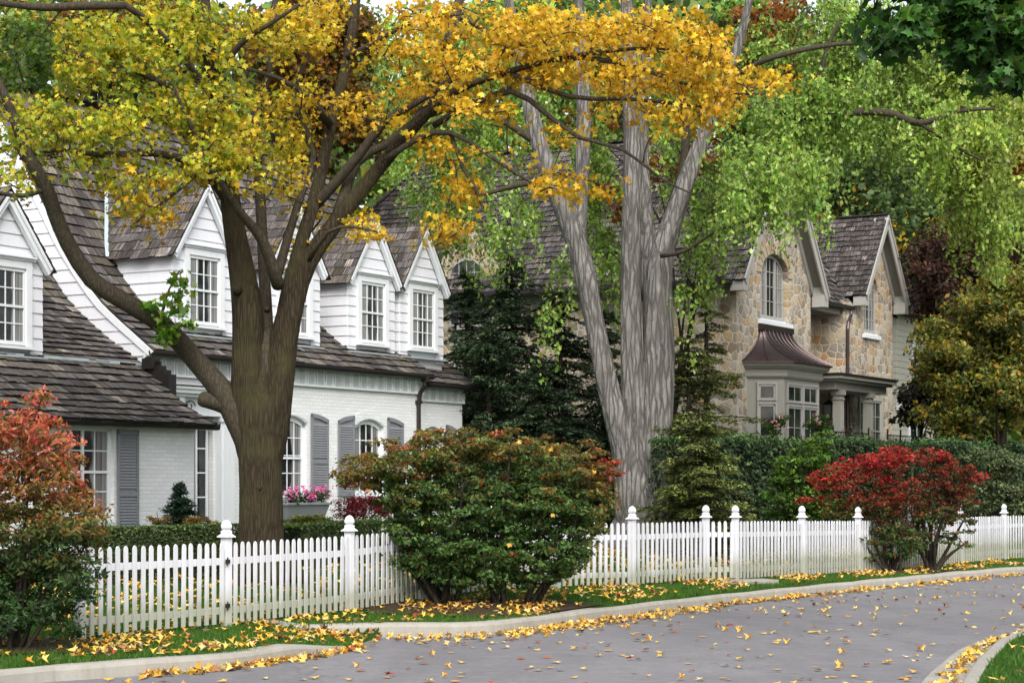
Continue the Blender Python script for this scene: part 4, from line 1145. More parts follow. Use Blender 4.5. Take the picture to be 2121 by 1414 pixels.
lt.location = (H2.location.x+6.3*cos(HANG)+.25*sin(HANG), H2.location.y+6.3*sin(HANG)-.25*cos(HANG), 3.75); lt.rotation_euler = (0, 0, HANG)
mb = MB()
for x, y in ((-1, -1), (1, -1), (1, 1), (-1, 1)): mb.beam((x*.11, y*.11, 0), (x*.14, y*.14, .42), .025, .025)
mb.box(-.13, .13, -.13, .13, -.03, .0); mb.loft([[(-.17, -.17, .42), (.17, -.17, .42), (.17, .17, .42), (-.17, .17, .42)], [(-.03, -.03, .56), (.03, -.03, .56), (.03, .03, .56), (-.03, .03, .56)]]); mb.beam((0, 0, .55), (0, 0, .80), .02, .02, up=(0, 1, 0))
mb.build('lantern_frame', M['iron'], lt)
mb = MB(); mb.loft([[(-.09, -.09, .01), (.09, -.09, .01), (.09, .09, .01), (-.09, .09, .01)], [(-.12, -.12, .41), (.12, -.12, .41), (.12, .12, .41), (-.12, .12, .41)]]); mb.build('lantern_glass', M['pane'], lt)
# terrace railing
rl = empty('iron_railing', (H2.location.x, H2.location.y, 0), 'black wrought iron railing along the terrace in front of the stone house', 'railing', HANG, local=True)
def rail_run(x0, x1, y):
    mb = MB(); mb.beam((x0, y, 3.05), (x1, y, 3.05), .035, .03); mb.beam((x0, y, 2.2), (x1, y, 2.2), .03, .03); mb.beam((x0, y, 2.88), (x1, y, 2.88), .02, .02)
    x = x0+.13
    while x < x1: mb.beam((x, y, 2.2), (x, y, 3.05), .014, .014, up=(0, 1, 0)); x += .13
    mb.build('rail_panel', M['iron'], rl)
    for x in np.linspace(x0, x1, 4): 
        mb = MB(); mb.beam((x, y, 1.6), (x, y, 3.16), .04, .04, up=(0, 1, 0)); mb.tube([(x, y, 3.16), (x, y, 3.2), (x, y, 3.24)], [.02, .035, .01], 6); mb.build('post', M['iron'], rl)
rail_run(.2, 4.4, -2.2); rail_run(6.0, 9.4, -2.2); rl.location.z = .17
mb = MB(); mb.box(-1, 10, -2.3, -.0, .9, 2.0)
o = mb.build('terrace', M['slab'], None); o.location = H2.location; o.rotation_euler = (0, 0, HANG); tag(o, kind='structure')

# ---------------------------------------------------------------- cream house far right
X0, Y0 = P(1856, 700, 80)[:2]
H3 = empty('cream_house', (X0, Y0, 0), 'pale cream house with white framed windows half hidden by trees at far right', 'house', HANG, local=True)
mb = MB(); clap(mb, front(0), 1, 8.6, lambda z: (0, 3.6), .25); clap(mb, side(0), 1, 8.6, lambda z: (0, 9), .25)
mb.box(.0, 3.6, .03, 9, 1, 8.6)
mb.build('wall', M['cream'] if 'cream' in M else M.setdefault('cream', m_paint('cream_paint', (.42, .40, .35))), H3)
mb = MB(); mb.box(3.6, 9, 1.2, 9, 1, 8.2); mb.build('rear_wall', M['cream'], H3)
mb = MB(); mb.loft([[(-.6, -.6, 8.6), (9.4, -.6, 8.6), (9.4, 9.4, 8.6), (-.6, 9.4, 8.6)], [(2.5, 3.5, 12.2), (6.5, 3.5, 12.2), (6.5, 5.5, 12.2), (2.5, 5.5, 12.2)]]); mb.build('roof', M['deck'], H3)
window(H3, front(0), 1.9, 3.3, 5.6, 7.4, 3, 4, casing=.12, base=.03, pane='pane_dark')
window(H3, front(0), 1.5, 3.3, 2.6, 4.2, 4, 3, casing=.12, base=.03, pane='pane_dark')
window(H3, side(0), 1.2, 3.2, 2.6, 4.2, 3, 1, casing=.12, base=.03, pane='pane_dark', meeting=False)
window(H3, side(0), 5.2, 7.0, 5.6, 7.4, 3, 1, casing=.12, base=.03, pane='pane_dark', meeting=False)
mb = MB(); mb.tbox(front(0), -.05, 3.7, .03, .10, 4.75, 5.0); mb.build('belt_course', M['trim'], H3)
# ================================================================== VEGETATION
TONE = {}; name_hint = ['']
def jit(c, idx, m, s=.16):
    g = 1+rng.normal(size=(m, 1))*s; return np.clip(c*g[idx], .002, .95)
def crown(parent, name, C, R, per, pal_, w, size, shape, mat, flat=.5, up=.6, out=.6, rnd=.7, colfn=None, cj=.16, lj=.18, cup=.25, axis_down=0, szj=.28):
    Pt, idx, d = clumpcloud(C, R, per, flat)
    n = len(Pt); nr = np.array([0, 0, up])+d*out+rng.normal(size=(n, 3))*rnd
    c = pal(n, pal_, w, lj)
    if colfn is not None: c = colfn(Pt, idx, c)
    c = jit(c, idx, len(C), cj)
    depth = np.clip(.80+.30*d[:, 2:3]/max(flat, .2), .5, 1.2); c = c*depth  # lower leaves of each clump darkened: shade put into the leaf colour
    ax = rng.normal(size=(n, 3)); ax[:, 2] -= axis_down
    return leaves(name, Pt, size*np.clip(1+rng.normal(size=n)*szj, .4, 1.7), nr, np.clip(c, .001, .95), shape, mat, parent, axis=ax, cup=cup)

# ---- yellow maple -------------------------------------------------
MD = 30.5
bx, by = P(545, 1200, MD)[:2]
T1 = empty('maple_tree', (bx, by, float(ground(bx, by))), 'large Norway maple with spreading brown limbs and yellow-green leaves behind the fence', 'tree')
stems = [
 [(543, 1260, 150), (543, 1215, 128), (543, 1110, 112), (541, 1000, 106), (538, 900, 106), (532, 830, 96), (527, 770, 60), (523, 730, 26)],
 [(528, 1000, 50), (522, 940, 80), (516, 880, 96), (514, 820, 98), (515, 760, 94), (514, 650, 88), (502, 560, 74), (480, 440, 56), (464, 300, 50), (444, 180, 44), (428, 60, 38), (415, -90, 30, 31.5), (400, -260, 20, 33)],
 [(552, 1000, 50), (559, 940, 80), (567, 880, 94), (572, 830, 94), (579, 770, 90), (598, 660, 74), (638, 545, 54), (715, 435, 44), (795, 335, 38), (858, 262, 33, 30), (938, 192, 24, 29.6), (1050, 150, 18, 29.3), (1180, 118, 14, 29), (1350, 100, 8, 28.8), (1480, 120, 5, 28.6)],
 [(562, 930, 40), (575, 850, 54), (582, 760, 54), (592, 640, 48), (620, 520, 40), (655, 400, 36, 30.8), (684, 260, 32, 31.2), (720, 120, 28, 31.7), (745, -60, 22, 32.5), (760, -250, 14, 33)],
]
limbs = [
 [(535, 985, 50), (520, 925, 58), (494, 868, 56), (462, 812, 50), (405, 745, 43), (340, 675, 40, 30), (255, 622, 38, 29.6), (190, 580, 36, 29.3), (140, 505, 33, 29), (112, 440, 31, 28.8), (96, 390, 30, 28.6), (62, 330, 26, 28.4), (25, 235, 20, 28.2), (-25, 120, 14, 28)],
 [(510, 880, 40), (480, 846, 40), (448, 832, 36), (420, 826, 32), (412, 824, 22)],
 [(550, 900, 30), (552, 810, 40), (551, 720, 36), (550, 620, 26, 31), (545, 520, 23, 31.2), (540, 430, 22, 31.4), (533, 320, 20, 31.6), (528, 220, 18, 31.8), (560, 150, 16, 32), (570, -20, 12, 32.4), (560, -160, 8, 32.6)],
 [(576, 590, 28, 30.2), (570, 569, 26, 30), (545, 500, 22, 29.8), (515, 460, 19, 29.6), (488, 425, 16, 29.4), (430, 330, 13, 29.2), (390, 250, 9, 29), (360, 180, 6, 28.8)],
 [(572, 580, 22, 30.4), (600, 480, 18, 30.6), (625, 400, 16, 30.8), (650, 320, 14, 31), (610, 200, 9, 31), (640, 110, 7, 31)],
 [(648, 430, 24, 30.8), (690, 385, 22, 30.6), (745, 320, 20, 30.4), (800, 250, 16, 30.2), (860, 215, 14, 30), (960, 150, 12, 29.8), (1070, 95, 10, 29.6), (1200, 62, 7, 29.4), (1320, 40, 5, 29.2)],
 [(700, 445, 26, 30.6), (740, 335, 20, 30.9), (800, 300, 18, 31), (880, 240, 16, 31), (980, 215, 13, 31), (1060, 180, 11, 31), (1160, 130, 8, 31), (1250, 110, 6, 31)],
 [(860, 255, 20, 30), (900, 185, 18, 30.4), (925, 100, 22, 30.8), (950, 10, 20, 31.2), (975, -120, 14, 31.6)],
 [(800, 330, 14, 30), (870, 285, 12, 29.8), (935, 275, 11, 29.5), (1010, 320, 9, 29.3), (1070, 360, 7, 29.2), (1140, 400, 5, 29)],
 [(900, 260, 14, 30), (960, 225, 13, 29.6), (1060, 190, 12, 29.4), (1130, 235, 11, 29.2), (1200, 285, 9, 29), (1290, 310, 7, 28.9), (1370, 370, 5, 28.8), (1430, 400, 3, 28.7)],
 [(935, 280, 9, 29.6), (960, 350, 8, 29.4), (1000, 430, 7, 29.3), (950, 480, 5, 29.3), (900, 510, 3, 29.3)],
 [(1180, 118, 12, 29), (1280, 130, 10, 29), (1390, 165, 8, 28.9), (1480, 190, 6, 28.8), (1580, 195, 4, 28.7), (1640, 185, 3, 28.7)],
 [(1050, 150, 12, 29.3), (1180, 200, 10, 29.2), (1300, 205, 9, 29.1), (1400, 215, 7, 29), (1500, 225, 5, 29)],
 [(478, 430, 20, 30.6), (420, 350, 18, 30), (340, 320, 16, 29.6), (290, 318, 14, 29.3), (200, 320, 11, 29), (120, 310, 8, 28.8), (40, 330, 6, 28.7)],
 [(455, 250, 20, 30.4), (380, 200, 16, 30), (290, 150, 13, 29.6), (190, 120, 10, 29.2), (90, 100, 8, 29)],
 [(440, 170, 18, 30.4), (500, 90, 12, 30), (560, 50, 9, 29.6), (620, 10, 6, 29.4)],
 [(260, 12, 16, 28.6), (180, 12, 18, 28.4), (90, 16, 16, 28.2), (30, 10, 14, 28), (-60, 0, 12, 27.8)],
 [(448, 200, 14, 30.2), (360, 100, 14, 29.5), (300, 40, 14, 29), (260, 12, 14, 28.6)],
 [(96, 390, 14, 28.6), (50, 405, 10, 28.4), (0, 400, 8, 28.2), (-60, 380, 5, 28)],
 [(420, 350, 12, 29.8), (360, 400, 9, 29.4), (310, 440, 6, 29.2), (270, 470, 4, 29)],
 [(640, 540, 10, 30.2), (680, 480, 8, 29.8), (730, 470, 6, 29.6), (780, 480, 4, 29.5)],
 [(684, 260, 18, 31), (640, 200, 14, 30.6), (570, 160, 10, 30.3), (500, 140, 7, 30)],
 [(720, 120, 14, 31.4), (790, 80, 10, 31), (870, 40, 8, 30.6), (960, 30, 5, 30.3)],
 [(330, 660, 9, 30), (338, 640, 6, 29.8), (350, 600, 4, 29.7), (372, 560, 3, 29.6)],
]
mb = MB(); nodes = []
for k_ in stems:
    q = skel(k_, MD); mb.tube(q[:, :3], q[:, 3]*(.84 if k_[0][2] > 100 else .73), 22, lump=.11); nodes.append(q[::2, :3] if len(k_) > 6 else q[-1:, :3])
# low buttress roots
for a in np.linspace(0, 2*pi, 7)[:-1]:
    z = float(ground(bx, by)); mb.tube([(bx+cos(a)*.3, by+sin(a)*.3, z+.5), (bx+cos(a)*.48, by+sin(a)*.48, z+.12), (bx+cos(a)*.8, by+sin(a)*.8, z-.08)], [.16, .15, .06], 8)
# knots and healed cuts
for px, py, r in ((490, 600, .07), (552, 640, .045), (540, 1010, .06)):
    c = P(px, py, MD-.3); mb.tube([c+np.array([0, .1, 0]), c, c+np.array([0, -.06, 0])], [r*1.2, r, r*.5], 8)
mb.build('trunk', M['bark'], T1, smooth=True)
mb = MB()
for k_ in limbs:
    q = skel(k_, MD); mb.tube(q[:, :3], q[:, 3], 10, lump=.06); nodes.append(q[::3, :3])
ML = [ # px,py,rx,ry,dD,w  (crown masses)
 (90, 120, 150, 90, -1, 1), (60, 260, 110, 90, -2, 1), (30, 370, 60, 45, -2.5, 1), (230, 110, 130, 90, -1, 1.1), (200, 260, 120, 80, -1.5, 1.1), (330, 60, 110, 70, 0, 1), (360, 220, 110, 90, -.5, 1.2),
 (430, 90, 100, 80, 0, 1), (470, 250, 90, 80, -1, 1.2), (500, 350, 70, 55, -1.2, 1.2), (330, 350, 90, 45, -1.2, 1), (180, 340, 70, 30, -1.5, .8), (300, 430, 70, 50, -1.5, 1.0), (245, 400, 50, 50, -1.5, .8), (420, 330, 80, 50, -1, 1),
 (550, 60, 110, 70, .5, 1.1), (600, 330, 45, 90, 0, .9), (600, 210, 60, 80, .5, .7), (660, 50, 80, 60, 0, .9), (370, 480, 60, 20, -1.5, .35),
 (640, 480, 40, 50, 1, .7), (720, 465, 60, 30, 0, .8), (780, 485, 35, 25, -.5, .9), (590, 520, 20, 50, 1, .5),
 (760, 230, 90, 60, 0, .6), (830, 110, 90, 70, 0, .6), (900, 40, 110, 40, 0, 1), (950, 130, 100, 50, -.5, 1), (880, 200, 80, 50, 0, .9), (1000, 230, 90, 50, -1, .9),
 (920, 310, 90, 40, -1, .7), (960, 400, 45, 60, -1, .8), (920, 470, 42, 35, -1, .9), (885, 285, 40, 30, 0, .9),
 (1080, 60, 120, 55, -1, 1.2), (1120, 140, 110, 50, -1, 1.1), (1230, 70, 110, 50, -1, 1.3), (1290, 150, 110, 50, -1, 1.2), (1380, 60, 100, 50, -1.3, 1.3), (1420, 150, 90, 50, -1.3, 1.2),
 (1480, 210, 70, 38, -1.5, 1.1), (1530, 165, 70, 40, -1.5, 1), (1600, 175, 55, 22, -1.6, .8), (1480, 90, 60, 50, -1.3, 1), (1350, 240, 60, 40, -1, .6), (1250, 230, 70, 35, -1, .5),
 (1150, 385, 65, 35, -1, .6), (1240, 400, 40, 30, -1, .5), (1180, 440, 40, 20, -1, .4), (1070, 330, 60, 45, -1, .3), (1470, 240, 35, 30, -1.5, .8), (1420, 235, 45, 35, -1.5, .5), (1130, 290, 80, 40, -1, .25)]
Cn, ie = in_ells(ML, 1220, MD, 1.9, .55)
R = .14+.36*rng.random(len(Cn))**1.3
connect(mb, np.vstack(nodes), None, Cn, .03, .005, .05, 6, 4)
mb.build('branches', M['bark_limb'], T1, smooth=True)
def mcol(Pt, idx, c):
    px = 1060.5+Pt[:, 0]/Pt[:, 1]*F; py = 1005-(Pt[:, 2]-CAMH)/Pt[:, 1]*F
    n = len(Pt); cl = rng.random(len(Cn))[idx]
    t = sstep(px+rng.normal(size=n)*40+(cl-.5)*260, 420, 760)           # left = greener, right = golden
    gold = pal(n, [(.70, .44, .022), (.76, .52, .035), (.64, .34, .016), (.78, .58, .07), (.50, .24, .018)], [5, 5, 2.2, 2, .8], .12)
    lime = pal(n, [(.42, .44, .03), (.50, .48, .035), (.29, .38, .035), (.17, .28, .03), (.66, .52, .035), (.64, .42, .025)], [4, 3.4, 3.6, 1.8, 2.4, 1.6], .12)
    low = sstep(py+(cl-.5)*140, 360, 460)[:, None]*(1-sstep(px, 450, 520))[:, None]
    o = lime*(1-t[:, None])+gold*t[:, None]
    amber = pal(n, [(.62, .33, .015), (.50, .22, .012)], None, .15)
    o = o*(1-low*.75)+amber*low*.75
    gr = ((px < 110) & (py < 190))[:, None]
    return np.where(gr, pal(n, [(.06, .13, .02), (.12, .20, .02)], None, .2), o)
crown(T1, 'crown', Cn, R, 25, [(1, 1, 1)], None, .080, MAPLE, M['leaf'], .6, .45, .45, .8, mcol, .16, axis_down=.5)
sp = np.array([P(*q, 29.6) for q in ((345, 625), (372, 640), (330, 660), (350, 685), (378, 600), (365, 665), (385, 670), (340, 700), (372, 575), (320, 635))])
c = crown(T1, 'crown', sp, np.full(len(sp), .20), 20, [(.10, .24, .02), (.22, .34, .03), (.08, .17, .02)], [3, 2, 1], .12, MAPLE, M['leaf'], .7)

# ---- grey silver maple -------------------------------------------
SD = 44.0
bx, by = P(1335, 1100, SD)[:2]
T2 = empty('silver_maple_tree', (bx, by, float(ground(bx, by))), 'tall silver maple with several pale grey shaggy trunks and drooping light green leaves', 'tree')
st = [
 [(1325, 1170, 150), (1325, 1100, 124), (1318, 1020, 112), (1298, 940, 74), (1272, 850, 58), (1249, 760, 53), (1229, 660, 50), (1212, 570, 56), (1186, 480, 54), (1150, 385, 50), (1118, 300, 42), (1095, 210, 36), (1075, 120, 30), (1050, -20, 24), (1030, -180, 16)],
 [(1330, 1090, 100), (1325, 980, 86), (1314, 860, 70), (1308, 740, 62), (1305, 620, 58), (1307, 480, 56), (1311, 340, 52), (1308, 200, 46), (1300, 60, 38), (1290, -100, 28)],
 [(1340, 1180, 150), (1344, 1100, 128), (1350, 1000, 112), (1358, 860, 96), (1362, 740, 90), (1362, 620, 84), (1370, 530, 72), (1400, 440, 56), (1432, 350, 48), (1466, 265, 42), (1498, 180, 32), (1530, 90, 26), (1560, -40, 20), (1580, -160, 12)],
 [(1352, 620, 60, 44.4), (1345, 540, 54, 44.6), (1338, 450, 46, 44.8), (1330, 330, 40, 45), (1332, 200, 32, 45), (1340, 60, 26, 45), (1345, -120, 18, 45)],
 [(1195, 520, 40, 44.6), (1202, 440, 40, 44.9), (1207, 340, 38, 45), (1210, 240, 38, 45), (1204, 150, 34, 45), (1200, 40, 28, 45), (1190, -120, 20, 45)],
]
lb = [
 [(1375, 500, 26, 45.5), (1395, 420, 24, 46), (1415, 350, 20, 46), (1420, 250, 16, 46), (1400, 120, 12, 46)],
 [(1490, 235, 26), (1540, 222, 22), (1590, 220, 18), (1640, 240, 18), (1700, 244, 16), (1780, 232, 16), (1850, 236, 15), (1905, 256, 14), (1990, 230, 9), (2060, 225, 6)],
 [(1640, 240, 12), (1690, 200, 10), (1710, 110, 8), (1740, 40, 6)],
 [(1490, 245, 14), (1540, 280, 10), (1600, 330, 7), (1650, 360, 5)],
 [(1560, -40, 14, 43), (1700, -60, 12, 42), (1850, -20, 10, 42), (2000, 40, 7, 42)],
 [(1505, 170, 14, 43), (1600, 120, 11, 42), (1760, 90, 9, 42), (1900, 110, 6, 42)],
 [(1118, 300, 18), (1040, 250, 14), (960, 230, 10), (880, 260, 7)],
 [(1150, 385, 16), (1090, 380, 12), (1010, 400, 9), (950, 410, 5)],
 [(1075, 120, 16), (1000, 60, 12), (920, 30, 9), (840, 60, 5)],
 [(1370, 530, 10, 43.5), (1420, 520, 8, 43), (1480, 480, 6, 42.5), (1540, 460, 4, 42.5)],
 [(1905, 256, 9), (1960, 290, 7), (2030, 330, 5), (2100, 340, 4)],
]
mb = MB(); nodes = []
for k_ in st:
    q = skel(k_, SD); mb.tube(q[:, :3], q[:, 3]*(.80 if k_[0][0] < 1320 or k_[0][0] == 1325 else .72), 24, lump=.14); nodes.append(q[::2, :3][len(q)//5:])
for a in np.linspace(0, 2*pi, 7)[:-1]:
    z = float(ground(bx, by)); mb.tube([(bx+cos(a)*.45, by+sin(a)*.4, z+.6), (bx+cos(a)*.75, by+sin(a)*.6, z+.15), (bx+cos(a)*1.2, by+sin(a)*1.0, z-.1)], [.25, .2, .07], 8)
mb.build('trunk', M['bark_grey'], T2, smooth=True)
mb = MB()
for k_ in lb:
    q = skel(k_, SD); mb.tube(q[:, :3], q[:, 3], 8, lump=.05); nodes.append(q[::3, :3])
# drooping strands
SL = [(970, 310, 110, 80, 4, .9), (910, 400, 70, 70, 8, .8), (970, 470, 55, 60, 8, .5), (1050, 440, 80, 70, 2, .5), (1170, 540, 40, 60, 1.5, .4), (880, 150, 110, 130, 4, .8), (1000, 60, 140, 70, 4, .8), (1090, 180, 60, 120, 3, .7), (1240, 300, 50, 220, 4, .8),
      (1260, 520, 40, 60, 3, .5), (1400, 300, 50, 120, 4, .7), (1420, 120, 90, 100, 4, .8), (1490, 380, 60, 90, 1, .8), (1560, 320, 90, 80, -1, 1.2), (1620, 350, 70, 50, -2, 1.3), (1530, 400, 40, 50, -2, .5), (1680, 320, 50, 50, -1, .9), (1620, 230, 120, 70, 0, 1.1),
      (1750, 190, 130, 90, 1, .9), (1750, 60, 150, 80, 2, 1), (1920, 240, 120, 90, 1, .9), (2020, 300, 110, 120, 2, 1.1), (2060, 420, 80, 90, 2, 1), (1950, 120, 150, 100, 3, 1), (1600, 100, 100, 90, 3, .9), (1500, 500, 40, 30, 0, .12), (1440, 480, 50, 80, 1, .5),
      (1130, 620, 30, 30, 1, .3), (1420, 600, 30, 25, -1, .2), (700, 300, 60, 60, 5, .3), (850, 310, 60, 60, 8, .6)]
Sn, ie = in_ells(SL, 640, SD, 2.4, .55)
connect(mb, np.vstack(nodes), None, Sn, .03, .006, .10, 6, 4)
PL = []; DL = []; IX = []
for i, s in enumerate(Sn):
    for _ in range(rng.integers(3, 6)):
        L = rng.uniform(.4, 1.9); a = rng.uniform(0, 2*pi); sp_ = rng.uniform(.1, .6); n = int(L*30)
        t = np.linspace(0, 1, 5)
        pts = s+np.stack([cos(a)*sp_*np.sqrt(t), sin(a)*sp_*np.sqrt(t), .15*t-L*t**1.5], 1)+rng.normal(size=(5, 3))*.03
        mb.tube(pts, np.linspace(.007, .003, 5), 3)
        u = rng.random(n)*4; k0 = np.minimum(u.astype(int), 3); fr = (u-k0)[:, None]
        PL.append(pts[k0]*(1-fr)+pts[k0+1]*fr+rng.normal(size=(n, 3))*.075); IX.append(np.full(n, i))
mb.build('branches', M['bark_limb'], T2, smooth=True)
PL = np.vstack(PL); IX = np.concatenate(IX); n = len(PL)
c = pal(n, [(.21, .35, .06), (.32, .46, .10), (.14, .25, .045), (.42, .50, .11), (.52, .62, .30)], [6, 4, 3, 1.3, .5], .13)
ylw = sstep(1060.5+PL[:, 0]/PL[:, 1]*F, 1800, 2050)[:, None]*.45*rng.random((len(Sn), 1))[IX]
c = c*(1-ylw)+pal(n, [(.36, .38, .05)], None, .15)*ylw
c = jit(c, IX, len(Sn), .20)
nr = rng.normal(size=(n, 3))*.8+np.array([0, -.3, .5]); ax = rng.normal(size=(n, 3))*.45+np.array([0, 0, -1.])
leaves('crown', PL, .105*np.clip(1+rng.normal(size=n)*.25, .5, 1.6), nr, c, SILVER, M['leaf_thin'], T2, axis=ax)
print('silver leaves', n)

# ---- rust brown young tree caught between the two -----------------
def simple_tree(name, label, base, ells, D, rd, ncl, R_, per, cols, w, size, shape, mat, trunk_w=20, trunk_top=None, flat=.6, bark='bark_dark', cj=.2, up=.5, group=None, colfn=None, twig=True, axis_down=.3, cup=.25):
    bx, by = P(base[0], 1000, D)[:2]; gz = float(ground(bx, by))
    t = empty(name, (bx, by, gz), label, 'tree', group=group)
    Cn, _ = in_ells(ells, ncl, D, rd, .5)
    mb = MB(); tp = trunk_top or (np.mean([e[0] for e in ells]), min(e[1] for e in ells))
    g = P(base[0], 0, D); g[2] = gz-.15
    tpt = P(tp[0], tp[1], D); m1 = g*.6+tpt*.4+np.array([rng.normal()*.3, rng.normal()*.3, 0])
    r0 = trunk_w/2/F*D
    q = smoothline([[*g, r0*1.25], [*(g*.85+m1*.15), r0], [*m1, r0*.75], [*(m1*.5+tpt*.5), r0*.5], [*tpt, r0*.15]], .5)
    mb.tube(q[:, :3], q[:, 3], 10, lump=.08)
    tr = mb.build('trunk', M[bark], t, smooth=True)
    if twig:
        mb = MB(); lim = []
        # a few real limbs first
        for i in range(9):
            s = q[int(len(q)*(.3+.06*i)), :3]; e = Cn[rng.integers(len(Cn))]
            L = np.linalg.norm(e-s); mid = (s+e)/2+np.array([0, 0, .12*L])
            b = smoothline([[*s, r0*.4], [*mid, r0*.25], [*e, r0*.08]], .4); mb.tube(b[:, :3], b[:, 3], 6, lump=.05); lim.append(b[:, :3])
        connect(mb, np.vstack([q[len(q)//4:, :3], *lim]), None, Cn, r0*.25, .008, .06, 5, 4)
        mb.build('branches', M[bark], t, smooth=True)
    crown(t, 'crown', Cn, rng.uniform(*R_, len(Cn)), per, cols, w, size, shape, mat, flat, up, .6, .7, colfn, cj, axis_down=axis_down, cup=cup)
    return t
simple_tree('oak_tree', 'rust brown withering tree beyond the right trunk of the silver maple', (1345,), [(1580, 60, 90, 55), (1640, 30, 60, 40), (1590, 160, 60, 40), (1540, 230, 50, 50), (1480, 330, 60, 50), (1350, 340, 60, 60, 0, .6), (1300, 400, 70, 60, 0, .5), (1220, 250, 60, 60, 0, .3), (1560, 110, 70, 40)], 47, 1.0, 120, (.25, .5), 30,
            [(.30, .10, .025), (.20, .075, .02), (.42, .17, .03), (.14, .07, .02)], [4, 3, 2, 1], .12, MAPLE, M['leaf'], 14, (1560, 60))
simple_tree('copper_maple_tree', 'dark orange and bronze maple rising behind the white house roof', (640,), [(640, 180, 90, 130), (620, 320, 50, 70), (700, 120, 80, 100), (760, 260, 50, 90), (560, 120, 60, 80), (190, 60, 90, 50, 0, .5), (330, 60, 120, 60, 0, .5), (650, 60, 120, 70)], 60, 3, 300, (.5, 1.0), 90,
            [(.22, .085, .015), (.13, .085, .015), (.30, .13, .015), (.10, .11, .02), (.07, .05, .015)], [3, 3, 2, 2, 2], .16, MAPLE, M['leaf'], 34, (640, 60))
# ---- big background trees ----------------------------------------
BG = [
 ('tall_tree', 'tall light green tree rising between the two houses', (960,), [(900, 120, 130, 150), (1000, 280, 130, 130), (860, 330, 90, 100), (1060, 100, 130, 120), (780, 120, 70, 110)], 74, 5, [(.15, .25, .04), (.24, .35, .07), (.09, .16, .03), (.32, .40, .10)], [4, 3, 3, 1]),
 ('tall_tree', 'tall soft green tree rising behind the grey trunks', (1290,), [(1260, 120, 150, 150), (1380, 250, 130, 150), (1200, 330, 120, 140), (1330, 420, 90, 60, 0, .5)], 78, 5, [(.09, .18, .03), (.16, .27, .05), (.05, .10, .02), (.22, .33, .09)], [4, 3, 3, 1]),
 ('tall_tree', 'tall fresh green tree above the stone house gables', (1640,), [(1560, 100, 140, 140), (1700, 130, 140, 140), (1650, 280, 150, 130), (1480, 300, 80, 120)], 82, 5, [(.10, .22, .035), (.17, .31, .05), (.06, .12, .02), (.22, .34, .07)], [4, 3, 3, 1]),
 ('tall_tree', 'tall yellowish green tree at the right edge, above the purple one', (2010,), [(1960, 140, 150, 150), (2080, 260, 130, 150), (1980, 380, 140, 110), (2120, 80, 120, 120)], 76, 5, [(.16, .25, .04), (.26, .36, .06), (.08, .14, .02), (.36, .38, .07)], [4, 3, 3, 1.5]),
 ('dark_tree', 'dark green tree standing right behind the small stone gable', (1800,), [(1780, 400, 110, 100), (1850, 350, 90, 90), (1720, 360, 60, 80), (1860, 470, 70, 80), (1900, 420, 70, 80)], 72, 4, [(.035, .075, .02), (.055, .105, .03), (.02, .045, .012), (.08, .13, .04)], [4, 3, 3, 1]),
 ('golden_tree', 'golden leaved tree glowing low behind the small stone gable', (1880,), [(1760, 440, 60, 40), (1880, 500, 90, 50), (1930, 460, 60, 50), (1960, 540, 50, 60)], 84, 2, [(.55, .30, .02), (.40, .24, .02), (.24, .2, .03)], [3, 3, 2]),
 ('tall_tree', 'deep green tree top behind the left end of the white house', (150,), [(60, 60, 160, 120), (260, 90, 150, 110), (420, 60, 130, 100)], 64, 5, [(.06, .12, .02), (.12, .19, .03), (.16, .14, .02), (.25, .17, .02)], [4, 3, 2, 2]),
]
for nm, lab, base, ells, D, rd, cols, w in BG:
    A = sum(e[2]*e[3]*pi*(e[5] if len(e) > 5 else 1) for e in ells)*(D/F)**2
    ncl = int(A*1.5); cols = [tuple(np.array(q)*(1.85, 1.7, 1.5)+.018) for q in cols]
    simple_tree(nm, lab, base, ells, D, rd, ncl, (.6, 1.25), 80, cols, w, .20, CLOVER, M['leaf_thin'], 36, None, .75, 'bark_dark', .30)
# ---- right-hand group --------------------------------------------
simple_tree('beech_tree', 'purple brown copper beech at right behind the yellow-green tree', (2010,), [(2000, 520, 110, 70), (2080, 560, 90, 110), (1960, 620, 80, 70), (1930, 560, 50, 60), (1970, 700, 80, 70), (2050, 450, 70, 50)], 66, 2.5, 260, (.4, .9), 90, [(.055, .025, .018), (.085, .032, .02), (.035, .022, .015), (.12, .06, .03)], [4, 3, 3, 1], .15, OVAL, M['leaf'], 26)
simple_tree('ash_tree', 'yellow-green tree with orange tints at the right edge above the hedge', (2060,), [(2060, 660, 90, 110), (1960, 720, 80, 60), (2010, 780, 110, 60), (2080, 800, 90, 90), (1980, 870, 90, 40), (2110, 600, 60, 80)], 58, 2, 330, (.3, .7), 90, [(.22, .22, .03), (.12, .16, .03), (.32, .24, .03), (.07, .11, .025), (.42, .22, .03)], [4, 4, 2, 3, 1], .13, OVAL, M['leaf'], 24, (2050, 560))
simple_tree('dark_maple_tree', 'small blackish purple maple in front of the cream house', (1890,), [(1915, 830, 40, 40), (1890, 860, 30, 22), (1940, 790, 35, 35)], 62, 1, 70, (.3, .55), 45, [(.022, .02, .018), (.035, .025, .02), (.02, .03, .018)], None, .15, MAPLE, M['leaf'], 10)
